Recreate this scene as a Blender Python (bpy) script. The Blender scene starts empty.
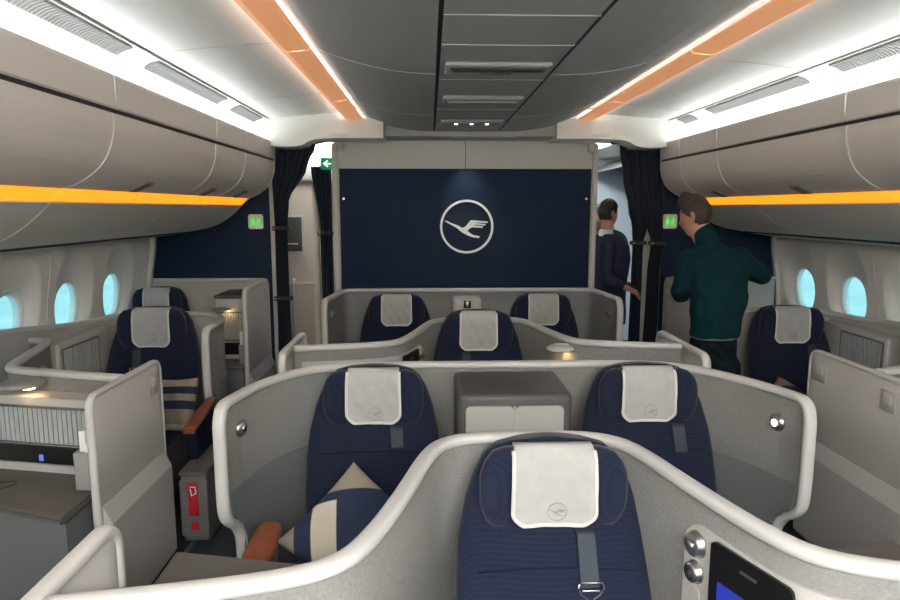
import bpy, bmesh, math, random
from mathutils import Vector, Matrix
random.seed(7)
C = bpy.context.scene.collection
PI = math.pi

# ------------------------------------------------------------------ materials
def mat(name, col, rough=.6, metal=0, emit=None, estr=0, bump=0, bscale=200, var=0, vscale=30, spec=.5, coat=0, sheen=0):
    m = bpy.data.materials.new(name); m.use_nodes = True
    nt = m.node_tree; b = nt.nodes['Principled BSDF']
    b.inputs['Base Color'].default_value = (*col, 1)
    b.inputs['Roughness'].default_value = rough
    b.inputs['Metallic'].default_value = metal
    b.inputs['Specular IOR Level'].default_value = spec
    b.inputs['Coat Weight'].default_value = coat
    b.inputs['Sheen Weight'].default_value = sheen
    if emit:
        b.inputs['Emission Color'].default_value = (*emit, 1)
        b.inputs['Emission Strength'].default_value = estr
    tc = nt.nodes.new('ShaderNodeTexCoord')
    if var:
        n = nt.nodes.new('ShaderNodeTexNoise'); n.inputs['Scale'].default_value = vscale
        n.inputs['Detail'].default_value = 4
        nt.links.new(tc.outputs['Object'], n.inputs['Vector'])
        r = nt.nodes.new('ShaderNodeValToRGB')
        r.color_ramp.elements[0].position = .3; r.color_ramp.elements[1].position = .7
        r.color_ramp.elements[0].color = (*[c*(1-var) for c in col], 1)
        r.color_ramp.elements[1].color = (*[min(1, c*(1+var)) for c in col], 1)
        nt.links.new(n.outputs['Fac'], r.inputs['Fac']); nt.links.new(r.outputs['Color'], b.inputs['Base Color'])
    if bump:
        n = nt.nodes.new('ShaderNodeTexNoise'); n.inputs['Scale'].default_value = bscale
        nt.links.new(tc.outputs['Object'], n.inputs['Vector'])
        bp = nt.nodes.new('ShaderNodeBump'); bp.inputs['Strength'].default_value = bump; bp.inputs['Distance'].default_value = .004
        nt.links.new(n.outputs['Fac'], bp.inputs['Height']); nt.links.new(bp.outputs['Normal'], b.inputs['Normal'])
    return m

def weave(name, c1, c2, scale):
    """woven cloth: a fine grid of lighter threads"""
    m = bpy.data.materials.new(name); m.use_nodes = True
    nt = m.node_tree; b = nt.nodes['Principled BSDF']; b.inputs['Roughness'].default_value = .9
    b.inputs['Specular IOR Level'].default_value = .2
    b.inputs['Sheen Weight'].default_value = .15
    tc = nt.nodes.new('ShaderNodeTexCoord')
    mp = nt.nodes.new('ShaderNodeMapping'); mp.inputs['Scale'].default_value = (1, .55, 1)
    v = nt.nodes.new('ShaderNodeTexVoronoi'); v.inputs['Scale'].default_value = scale; v.inputs['Randomness'].default_value = .35
    nt.links.new(tc.outputs['Object'], mp.inputs['Vector']); nt.links.new(mp.outputs['Vector'], v.inputs['Vector'])
    r = nt.nodes.new('ShaderNodeValToRGB')
    r.color_ramp.elements[0].position = .12; r.color_ramp.elements[1].position = .38
    r.color_ramp.elements[0].color = (*c2, 1); r.color_ramp.elements[1].color = (*c1, 1)
    nt.links.new(v.outputs['Distance'], r.inputs['Fac']); nt.links.new(r.outputs['Color'], b.inputs['Base Color'])
    bp = nt.nodes.new('ShaderNodeBump'); bp.inputs['Strength'].default_value = .10; bp.inputs['Distance'].default_value = .001
    nt.links.new(v.outputs['Distance'], bp.inputs['Height']); nt.links.new(bp.outputs['Normal'], b.inputs['Normal'])
    return m

M = {}
M['rim'] = mat('rim_plastic', (.50, .505, .495), .4)
M['shell_out'] = mat('shell_plastic', (.42, .42, .408), .45, bump=.05, bscale=400)
M['shell_in'] = mat('shell_fabric', (.195, .198, .194), .85, var=.13, vscale=120, bump=.25, bscale=500)
M['liner'] = mat('liner_grey', (.14, .152, .155), .6, bump=.08, bscale=300)
M['plate'] = mat('plate_beige', (.44, .435, .415), .45)
M['taupe'] = mat('taupe_top', (.09, .087, .082), .5, bump=.05, bscale=300)
M['taupe_dark'] = mat('taupe_dark', (.060, .060, .059), .5)
M['cab_door'] = mat('cabinet_door', (.36, .36, .345), .42)
M['slate'] = mat('slate_body', (.12, .128, .135), .5)
M['navy'] = weave('navy_cloth', (.0075, .0118, .030), (.032, .040, .075), 260)
M['navy_side'] = mat('navy_side_cloth', (.008, .0125, .032), .9, var=.15, vscale=200, spec=.2)
M['navywall'] = mat('navy_wall', (.0065, .0185, .045), .6, var=.08, vscale=15, bump=.05, bscale=500, spec=.18)
M['curtain'] = mat('curtain_cloth', (.027, .034, .050), .95, bump=.15, bscale=300, spec=.15)
M['cover'] = mat('cover_linen', (.385, .395, .385), .85, var=.05, vscale=25, bump=.5, bscale=18)
M['hem'] = mat('hem_white', (.58, .585, .56), .8)
M['emblem'] = mat('emblem_grey', (.25, .27, .29), .8)
M['black'] = mat('black_plastic', (.006, .006, .007), .3)
M['rubber'] = mat('dark_rubber', (.02, .02, .022), .7)
M['belt'] = mat('belt_webbing', (.03, .042, .058), .75, bump=.3, bscale=600)
M['chrome'] = mat('chrome', (.62, .62, .62), .22, metal=1)
M['metal'] = mat('satin_metal', (.45, .45, .45), .35, metal=1)
M['leather'] = mat('tan_leather', (.21, .058, .022), .5, var=.12, vscale=40, bump=.15, bscale=200)
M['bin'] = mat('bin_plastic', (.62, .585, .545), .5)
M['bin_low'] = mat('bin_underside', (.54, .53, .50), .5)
M['seam'] = mat('seam_light', (.66, .65, .63), .5)
M['seam_dark'] = mat('seam_dark', (.03, .03, .03), .8)
M['ceil_mid'] = mat('ceiling_grey', (.40, .41, .405), .55)
M['ceil_seam'] = mat('ceiling_seam', (.62, .64, .63), .5)
M['ceil_dark'] = mat('vent_dark', (.14, .142, .14), .5)
M['ceil_side'] = mat('ceiling_white', (.80, .84, .84), .45)
M['grille'] = mat('vent_grille', (.24, .25, .25), .6)
M['strip'] = mat('ceiling_strip', (.85, .46, .25), .5, emit=(1, .42, .18), estr=.2)
M['orange'] = mat('bin_strip_light', (.9, .4, .05), .5, emit=(1, .29, .012), estr=.62)
M['led'] = mat('led_white', (1, 1, 1), .5, emit=(.97, 1, .98), estr=2.1)
M['led2'] = mat('led_cool', (1, 1, 1), .5, emit=(.95, 1, 1), estr=13)
M['cove'] = mat('cove_white', (.74, .74, .71), .5)
M['cove_lens'] = mat('cove_lens', (.8, .8, .78), .5, emit=(.98, 1, .97), estr=.8)
M['beige'] = mat('bulkhead_beige', (.50, .49, .455), .5)
M['beige_far'] = mat('galley_beige', (.50, .44, .37), .5)
M['pale'] = mat('pale_blue_wall', (.50, .60, .70), .6)
M['wall'] = mat('sidewall_plastic', (.74, .73, .70), .5)
M['carpet'] = mat('carpet_blue', (.020, .026, .036), .95, var=.35, vscale=250, bump=.4, bscale=500)
M['rail'] = mat('seat_rail', (.10, .11, .12), .6)
M['winframe'] = mat('window_ring', (.74, .76, .76), .4)
M['signw'] = mat('sign_housing', (.7, .74, .68), .5)
M['signg'] = mat('sign_green', (.1, .7, .1), .5, emit=(.05, .8, .04), estr=.35)
M['exitg'] = mat('exit_green', (.0, .22, .11), .5, emit=(0, .3, .14), estr=.2)
M['exitw'] = mat('exit_white', (.9, .95, .9), .5, emit=(.85, 1, .9), estr=.4)
M['logo'] = mat('logo_white', (.72, .75, .72), .35)
M['red'] = mat('red_label', (.42, .008, .016), .5)
M['white'] = mat('white_print', (.8, .8, .8), .5)
M['screen'] = mat('screen_blue', (.01, .02, .2), .2, emit=(.018, .03, .28), estr=.45)
M['icon'] = mat('screen_icon', (.1, .15, .5), .3, emit=(.07, .1, .42), estr=.5)
M['lamp_on'] = mat('lamp_warm', (1, .8, .5), .5, emit=(1, .62, .25), estr=14)
M['lamp_white'] = mat('lamp_white', (1, 1, 1), .3, emit=(1, .98, .9), estr=2.5)
M['paper'] = mat('paper', (.75, .77, .78), .6)
M['apron'] = mat('apron_concrete', (.50, .66, .68), .9, var=.1, vscale=.2)
M['terminal'] = mat('terminal_grey', (.25, .38, .42), .7)

def shutter_mat(name):
    m = bpy.data.materials.new(name); m.use_nodes = True
    nt = m.node_tree; b = nt.nodes['Principled BSDF']
    b.inputs['Base Color'].default_value = (.36, .39, .39, 1); b.inputs['Roughness'].default_value = .45
    return m
M['shutter'] = shutter_mat('shutter_grey')
M['groove'] = mat('shutter_groove', (.07, .08, .085), .7)

def glass_mat():
    m = bpy.data.materials.new('window_glass'); m.use_nodes = True
    nt = m.node_tree; nt.nodes.remove(nt.nodes['Principled BSDF']); o = nt.nodes['Material Output']
    t = nt.nodes.new('ShaderNodeBsdfTransparent'); t.inputs[0].default_value = (.86, .97, .98, 1)
    g = nt.nodes.new('ShaderNodeBsdfGlossy'); g.inputs['Roughness'].default_value = .05
    x = nt.nodes.new('ShaderNodeMixShader'); x.inputs[0].default_value = .08
    nt.links.new(t.outputs[0], x.inputs[1]); nt.links.new(g.outputs[0], x.inputs[2]); nt.links.new(x.outputs[0], o.inputs['Surface'])
    return m
M['glass'] = glass_mat()

# ------------------------------------------------------------------ objects
def put(o, label=None, cat=None, group=None, kind=None):
    if label: o['label'] = label
    if cat: o['category'] = cat
    if group: o['group'] = group
    if kind: o['kind'] = kind
    return o

def thing(name, loc, label, cat, group=None, rz=0):
    o = bpy.data.objects.new(name, None); C.objects.link(o)
    o.location = loc; o.rotation_euler = (0, 0, rz); o.empty_display_size = .1
    return put(o, label, cat, group)

class MB:
    """collects shapes in world (or local) coordinates; build() links them as one mesh object"""
    def __init__(s): s.bm = bmesh.new()
    def faces(s, verts, faces, mi=0, smooth=False):
        vs = [s.bm.verts.new(v) for v in verts]
        for f in faces:
            try:
                fc = s.bm.faces.new([vs[i] for i in f]); fc.material_index = mi; fc.smooth = smooth
            except ValueError: pass
        return vs
    def box(s, lo, hi, r=0, mi=0, seg=3, M4=None):
        vs = [(x, y, z) for x in (lo[0], hi[0]) for y in (lo[1], hi[1]) for z in (lo[2], hi[2])]
        fs = [(0,1,3,2),(4,6,7,5),(0,4,5,1),(2,3,7,6),(0,2,6,4),(1,5,7,3)]
        t = bmesh.new(); tv = [t.verts.new(v) for v in vs]
        for f in fs: t.faces.new([tv[i] for i in f])
        if r > 0:
            r = min(r, .49*min(hi[i]-lo[i] for i in range(3)))
            bmesh.ops.bevel(t, geom=t.edges[:], offset=r, segments=seg, affect='EDGES', profile=.5)
        s.take(t, mi, r > 0, M4); return s
    def take(s, t, mi=0, smooth=False, M4=None):
        t.verts.index_update(); t.verts.ensure_lookup_table()
        vs = [s.bm.verts.new((M4 @ v.co) if M4 else v.co) for v in t.verts]
        for f in t.faces:
            try:
                fc = s.bm.faces.new([vs[v.index] for v in f.verts]); fc.material_index = mi; fc.smooth = smooth
            except ValueError: pass
        t.free()
    def prism(s, poly, a, b, frame, mi=0, bev=0, seg=2):
        """polygon (u,v) extruded from depth a to b; frame = (origin, U, V, W)"""
        O, U, V, W = [Vector(q) for q in frame]
        t = bmesh.new()
        va = [t.verts.new(O+U*u+V*v+W*a) for u, v in poly]; vb = [t.verts.new(O+U*u+V*v+W*b) for u, v in poly]
        n = len(poly); t.faces.new(va[::-1]); t.faces.new(vb)
        for i in range(n): t.faces.new([va[i], va[(i+1) % n], vb[(i+1) % n], vb[i]])
        if bev: bmesh.ops.bevel(t, geom=[e for e in t.edges if e in [*t.faces[:][0].edges, *t.faces[:][1].edges]] if False else t.edges[:], offset=bev, segments=seg, affect='EDGES', clamp_overlap=True)
        bmesh.ops.recalc_face_normals(t, faces=t.faces[:])
        bmesh.ops.triangulate(t, faces=[f for f in t.faces if len(f.verts) > 4])
        s.take(t, mi, False); return s
    def cyl(s, p, q, r, r2=None, n=20, mi=0, smooth=True, cap=True):
        p, q = Vector(p), Vector(q); d = (q-p).normalized(); r2 = r if r2 is None else r2
        u = d.orthogonal().normalized(); w = d.cross(u)
        vs = []
        for c, rr in ((p, r), (q, r2)):
            vs += [s.bm.verts.new(c+(u*math.cos(2*PI*i/n)+w*math.sin(2*PI*i/n))*rr) for i in range(n)]
        for i in range(n):
            f = s.bm.faces.new([vs[i], vs[(i+1) % n], vs[n+(i+1) % n], vs[n+i]]); f.smooth = smooth; f.material_index = mi
        if cap:
            f = s.bm.faces.new(vs[:n][::-1]); f.material_index = mi; f = s.bm.faces.new(vs[n:]); f.material_index = mi
        return s
    def lathe(s, p, d, prof, n=24, mi=0):
        """profile [(r,h)] spun about axis d through p"""
        p, d = Vector(p), Vector(d).normalized(); u = d.orthogonal().normalized(); w = d.cross(u)
        rings = [[s.bm.verts.new(p+d*h+(u*math.cos(2*PI*i/n)+w*math.sin(2*PI*i/n))*max(r, 1e-4)) for i in range(n)] for r, h in prof]
        for a, b in zip(rings, rings[1:]):
            for i in range(n):
                f = s.bm.faces.new([a[i], a[(i+1) % n], b[(i+1) % n], b[i]]); f.smooth = True; f.material_index = mi
        return s
    def sweep(s, pts, nrm, w, t, mi=0, k=10, cap=True, p=2.6):
        """superellipse section w (along nrm) x t swept along pts; nrm = one vector per point"""
        n = len(pts); rings = []
        pts = [Vector(q) for q in pts]
        for i in range(n):
            T = (pts[min(i+1, n-1)]-pts[max(i-1, 0)]).normalized()
            N = Vector(nrm[i] if isinstance(nrm, list) else nrm); N = (N-T*N.dot(T)).normalized(); B = T.cross(N)
            ring = []
            for j in range(k*2):
                a = 2*PI*j/(2*k); c, sn = math.cos(a), math.sin(a)
                ring.append(s.bm.verts.new(pts[i]+N*(w/2)*math.copysign(abs(c)**(2/p), c)+B*(t/2)*math.copysign(abs(sn)**(2/p), sn)))
            rings.append(ring)
        m = 2*k
        for a, b in zip(rings, rings[1:]):
            for j in range(m):
                f = s.bm.faces.new([a[j], a[(j+1) % m], b[(j+1) % m], b[j]]); f.smooth = True; f.material_index = mi
        if cap:
            for r, rev in ((rings[0], 1), (rings[-1], 0)):
                f = s.bm.faces.new(r[::-1] if rev else r); f.material_index = mi
        return s
    def loft(s, rings, mi=0, cap=True, smooth=True):
        R = [[s.bm.verts.new(v) for v in r] for r in rings]; m = len(R[0])
        for a, b in zip(R, R[1:]):
            for j in range(m):
                f = s.bm.faces.new([a[j], a[(j+1) % m], b[(j+1) % m], b[j]]); f.smooth = smooth; f.material_index = mi
        if cap: 
            s.bm.faces.new(R[0][::-1]).material_index = mi; s.bm.faces.new(R[-1]).material_index = mi
        return s
    def build(s, name, mats, parent=None, origin=None):
        bmesh.ops.recalc_face_normals(s.bm, faces=s.bm.faces[:])
        me = bpy.data.meshes.new(name)
        off = Vector((0, 0, 0))
        if parent is not None:
            q = parent; chain = Vector((0, 0, 0))
            while q is not None: chain += q.location; q = q.parent
            off = chain
        elif origin is not None: off = Vector(origin)
        if s_local[0] and parent is not None: off = Vector((0, 0, 0))
        bmesh.ops.translate(s.bm, verts=s.bm.verts[:], vec=-off)
        s.bm.to_mesh(me); s.bm.free()
        for m in (mats if isinstance(mats, (list, tuple)) else [mats]): me.materials.append(M[m] if isinstance(m, str) else m)
        o = bpy.data.objects.new(name, me); C.objects.link(o)
        if parent is not None: o.parent = parent
        elif origin is not None: o.location = origin
        return o
s_local = [False]

def children(o): return [c for c in bpy.data.objects if c.parent == o]
def copy_tree(o, parent=None, kids=None):
    c = o.copy(); C.objects.link(c)
    if parent is not None: c.parent = parent
    for ch in children(o): copy_tree(ch, c)
    return c

def chaikin(pts, n=2):
    for _ in range(n):
        out = [pts[0]]
        for a, b in zip(pts, pts[1:]):
            out.append(tuple(a[i]*.75+b[i]*.25 for i in range(len(a))))
            out.append(tuple(a[i]*.25+b[i]*.75 for i in range(len(a))))
        out.append(pts[-1]); pts = out
    return pts

class Path:
    def __init__(s, pts, n=3):
        s.p = chaikin(pts, n) if n else pts
        s.L = [0]
        for a, b in zip(s.p, s.p[1:]): s.L.append(s.L[-1]+math.hypot(b[0]-a[0], b[1]-a[1]))
        s.len = s.L[-1]
    def at(s, q):
        q = min(max(q, 0), s.len); i = 0
        while i < len(s.L)-2 and s.L[i+1] < q: i += 1
        a, b = s.p[i], s.p[i+1]; k = (q-s.L[i])/max(1e-9, s.L[i+1]-s.L[i])
        x, y = a[0]+(b[0]-a[0])*k, a[1]+(b[1]-a[1])*k
        e = .03; 
        def raw(v):
            v = min(max(v, 0), s.len); j = 0
            while j < len(s.L)-2 and s.L[j+1] < v: j += 1
            A, B = s.p[j], s.p[j+1]; kk = (v-s.L[j])/max(1e-9, s.L[j+1]-s.L[j])
            return A[0]+(B[0]-A[0])*kk, A[1]+(B[1]-A[1])*kk
        p0, p1 = raw(q-e), raw(q+e); dx, dy = p1[0]-p0[0], p1[1]-p0[1]; d = math.hypot(dx, dy) or 1
        return (x, y), (dy/d, -dx/d)      # position, right-hand normal

def samples(L, fine=.012, coarse=.05, ends=.2):
    out = []; q = 0
    while q < L:
        out.append(q); q += fine if (q < ends or q > L-ends) else coarse
    out.append(L); return out

# end styles of a panel: the outline near its end, as (distance from the end, z)
def end_outline(style, H, zb):
    if style == 'step':
        return [(.15, zb), (.15, .40), (.145, .48), (.10, .545), (.05, .575), (.012, .62), (0, .68), (0, H-.13), (0, H-.06), (.03, H), (.12, H)]
    if style == 'round':
        return [(0, zb), (0, .3), (0, H-.09), (0, H-.035), (.03, H), (.10, H)]
    if style == 'soft':
        return [(0, zb), (0, .3), (0, H-.2), (.02, H-.06), (.10, H-.01), (.2, H)]
    return [(0, H), (.05, H)]

def shell_panel(root, pts, H, ends=('step', 'step'), thick=.03, w=.051, t=.036, zb=.02, name='shell_panel', mats=('shell_in', 'shell_out'), rim='rim', n=3, Hf=None, rim_name='rim'):
    """a curved partition wall: pts = plan, inner face on the right-hand side of travel"""
    P = Path(pts, n); L = P.len
    Hf = Hf or (lambda q: H)
    A = chaikin(end_outline(ends[0], Hf(0), zb), 3); B = chaikin(end_outline(ends[1], Hf(L), zb), 3)
    def topbot(q, prof, Hq):
        # highest and lowest z of the outline at distance q from the end
        if q > .2 or len(prof) < 10 or prof[0][0] == 0 and prof[0][1] > 1: 
            return Hq, zb
        up = [z for d, z in prof if d <= q+1e-6 and z > .6]; lo = [z for d, z in prof if d <= q+1e-6]
        return (max(up) if up else .7), min(lo) if lo else .65
    m = MB(); cols = []
    ss = samples(L)
    for q in ss:
        (x, y), (nx, ny) = P.at(q); hq = Hf(q)
        t1, b1 = topbot(q, A, hq) if ends[0] else (hq, zb); t2, b2 = topbot(L-q, B, hq) if ends[1] else (hq, zb)
        tz, bz = min(t1, t2), max(b1, b2)
        if tz < bz+.01: tz = bz+.01
        r = []
        for sgn in (1, -1):
            r.append([m.bm.verts.new((x+nx*sgn*thick/2, y+ny*sgn*thick/2, bz+(tz-bz)*k/3)) for k in range(4)])
        cols.append(r)
    for a, b in zip(cols, cols[1:]):
        for si in (0, 1):
            for k in range(3):
                f = m.bm.faces.new([a[si][k], b[si][k], b[si][k+1], a[si][k+1]]); f.smooth = True; f.material_index = si
        for k in (0, 3):
            f = m.bm.faces.new([a[0][k], b[0][k], b[1][k], a[1][k]]); f.material_index = 1
    for c in (cols[0], cols[-1]):
        for k in range(3):
            f = m.bm.faces.new([c[0][k], c[1][k], c[1][k+1], c[0][k+1]]); f.material_index = 1
    o = m.build(name, mats, root)
    # rim
    path = []
    if ends[0]: path += [(d, z) for d, z in A]
    start = path[-1][0] if path else 0
    endL = L-(B[-1][0] if ends[1] else 0)
    k = max(2, int((endL-start)/.03))
    path += [(start+(endL-start)*i/k, None) for i in range(0 if not path else 1, k)]
    if ends[1]: path += [(L-d, z) for d, z in B[::-1]]
    else: path += [(L, None)]
    p3, nn = [], []
    for q, z in path:
        (x, y), nv = P.at(q); p3.append((x, y, Hf(q) if z is None else z)); nn.append((nv[0], nv[1], 0))
    MB().sweep(p3, nn, w, t).build(rim_name, rim, root)
    return P

def ribbon(root, name, P, q0, q1, z0, z1, off, thick, mats, side=1, topf=None, botf=None):
    """a raised liner on the panel's inner face between arc lengths q0..q1"""
    m = MB(); cols = []
    n = max(3, int((q1-q0)/.012))
    for i in range(n+1):
        q = q0+(q1-q0)*i/n; (x, y), (nx, ny) = P.at(q)
        zt = topf(i/n) if topf else z1
        zb_ = botf(q) if botf else z0
        cols.append([[(x+nx*side*o, y+ny*side*o, z) for z in (zb_, zt)] for o in (off, off+thick)])
    rings = [[c[0][0], c[0][1], c[1][1], c[1][0]] for c in cols]
    m.loft(rings, smooth=False)
    return m.build(name, mats, root)

def rrect(w, h, r, n=5, cx=0, cy=0):
    out = []
    for sx, sy, a0 in ((1, 1, 0), (-1, 1, 90), (-1, -1, 180), (1, -1, 270)):
        for i in range(n+1):
            a = math.radians(a0+90*i/n); out.append((cx+sx*(w/2-r)+r*math.cos(a), cy+sy*(h/2-r)+r*math.sin(a)))
    return out

BIRD = [(113,245),(140,246),(160,258),(185,268),(208,276),(238,288),(250,298),(270,300),(290,285),(308,262),(322,243),(335,240),(466,250),(460,263),(372,258),(370,262),(448,272),(442,283),(360,275),(357,280),(428,290),(420,301),(345,297),(325,303),(305,318),(300,325),(318,340),(345,358),(400,370),(392,384),(350,378),(310,365),(270,345),(240,325),(215,303),(175,280),(140,262)]
def bird(R): return [((x-295)/200*R, -(y-292)/200*R) for x, y in BIRD]
def emblem(m, O, U, V, W, R, a, b, mi=0, ring=.04, n=40):
    m.prism(bird(R), a, b, (O, U, V, W), mi)
    O, U, V, W = Vector(O), Vector(U), Vector(V), Vector(W)
    pts = []
    rings = []
    for i in range(n):
        c, s = math.cos(2*PI*i/n), math.sin(2*PI*i/n)
        rings.append([O+U*c*r+V*s*r+W*h for r, h in ((R*(1-ring), a), (R*(1+ring), a), (R*(1+ring), b), (R*(1-ring), b))])
    rings.append(rings[0]); m.loft(rings, mi, cap=False, smooth=False)
# ------------------------------------------------------------------ cabin shell
Y0, Y1 = -1.6, 5.72
def slab(name, prof, y0, y1, mats, th=.015, parent=None, kind='structure', origin=None, flip=1):
    """an open profile [(x,z)] extruded along y with thickness"""
    m = MB(); n = len(prof)
    off = []
    for i in range(n):
        a, b = prof[max(i-1, 0)], prof[min(i+1, n-1)]; d = math.hypot(b[0]-a[0], b[1]-a[1]) or 1
        off.append((prof[i][0]-(b[1]-a[1])/d*th*flip, prof[i][1]+(b[0]-a[0])/d*th*flip))
    ring = list(prof)+off[::-1]
    m.loft([[(x, y0, z) for x, z in ring], [(x, y1, z) for x, z in ring]], smooth=False)
    o = m.build(name, mats, parent, origin)
    if parent is None and kind: put(o, kind=kind)
    return o

m = MB(); m.box((-2.9, Y0, -.06), (2.9, 9.0, 0)); put(m.build('floor', 'carpet'), kind='structure')
for i, x in enumerate((-1.47, 1.47)):
    pass
m = MB()
for x in (-1.36, -1.66, 1.36, 1.66): m.box((x-.012, Y0, 0), (x+.012, Y1-.1, .003))
put(m.build('trim_1', 'rail'), kind='structure')

# centre ceiling: three runs of panels with recessed slots between
def cz(x): return 2.47+.11*(max(0, abs(x)-.3)/.55)**2
for nm, xs in (('left', (-.86, -.8, -.7, -.6, -.5, -.4, -.30)), ('right', (.243, .32, .42, .52, .62, .72, .8, .86))):
    for j, (a, b) in enumerate(((Y0, .35), (.355, 1.75), (1.755, 3.15), (3.155, 4.55), (4.555, 5.45))):
        prof = [(x-.0, cz(x)) for x in xs]
        slab('ceiling_panel_'+nm if False else 'ceiling', prof, a+.002, b-.002, 'ceil_mid', flip=1)
for j, (a, b) in enumerate(((Y0, .6), (.6, 1.5), (1.5, 2.21), (2.21, 2.6), (2.6, 3.28), (3.28, 4.24), (4.24, 5.0), (5.0, 5.45))):
    slab('ceiling', [(-.283, 2.47), (.226, 2.47)], a+.003, b-.003, 'ceil_mid')
slab('ceiling', [(-1.05, 2.645), (1.05, 2.645)], Y0, Y1, 'ceil_dark', th=.01)
m = MB()
for x in (-.291, .234): m.box((x-.009, Y0, 2.475), (x+.009, 5.45, 2.485))
put(m.build('trim_2', 'seam_dark'), kind='structure')
# three slotted units in the centre ceiling
for i, (y, w, lit) in enumerate(((2.98, .46, 0), (3.82, .45, 1), (4.80, .44, 2))):
    t = thing('ceiling_unit', (-.03, y, 2.47), ['grey ceiling unit with a dark slot, nearest of the three overhead', 'grey ceiling unit with a bright slot, middle of the three', 'small ceiling unit with three tiny lights, furthest overhead, by the beige lintel'][i], 'ceiling unit', 'slotted units along the centre ceiling')
    MB().box((-.03-w/2, y-.10, 2.452), (-.03+w/2, y+.10, 2.47), .008).build('housing', 'ceil_mid', t)
    f = MB().box((-.03-w/2+.02, y-.085, 2.446), (-.03+w/2-.02, y+.0, 2.454), .004).build('recess', 'ceil_dark' if not lit else 'grille', t)
    if lit < 2: MB().box((-.03-w/2+.03, y-.04, 2.438), (-.03+w/2-.03, y-.02, 2.447), .004).build('slot', 'black' if not lit else 'plate', t)
    MB().box((-.10, y+.02, 2.447), (.04, y+.08, 2.453), .003).build('label_plate', 'grille', t)
    if lit == 2:
        for dx in (-.11, 0, .11): MB().cyl((-.03+dx, y-.04, 2.445), (-.03+dx, y-.04, 2.44), .012).build('light', 'lamp_white', t)

tn = 3
sm = MB()
for y in (.3525, 1.7525, 3.1525, 4.5525):
    for xs in ((-.86, -.8, -.7, -.6, -.5, -.4, -.30), (.243, .32, .42, .52, .62, .72, .8, .86)):
        sm.loft([[(x, y-.005, cz(x)-.002), (x, y+.005, cz(x)-.002), (x, y+.0035, cz(x)+.01), (x, y-.0035, cz(x)+.01)] for x in xs], smooth=False)
    for sx in (-1, 1):
        y = {.3525: .3525, 1.7525: 1.7525, 3.1525: 3.15 if sx < 0 else 3.40, 4.5525: 4.5 if sx < 0 else 4.85}.get(round(y, 4), y) if y in (.3525, 1.7525, 3.1525, 4.5525) else ({3.15: 3.40, 4.5: 4.85}.get(y, y) if sx > 0 else y)
        prof = [(1.0, 2.612), (1.04, 2.605), (1.2, 2.592), (1.4, 2.575), (1.585, 2.552)]
        sm.loft([[(sx*x, y-.005, z-.0015), (sx*x, y+.005, z-.0015), (sx*x, y+.005, z+.006), (sx*x, y-.005, z+.006)] for x, z in prof], smooth=False)
for y in (.6, 1.5, 2.21, 2.6, 3.28, 4.24, 5.0): sm.box((-.28, y-.004, 2.468), (.23, y+.003, 2.475))
put(sm.build('trim_%d' % tn, 'ceil_seam'), kind='structure'); tn += 1
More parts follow.
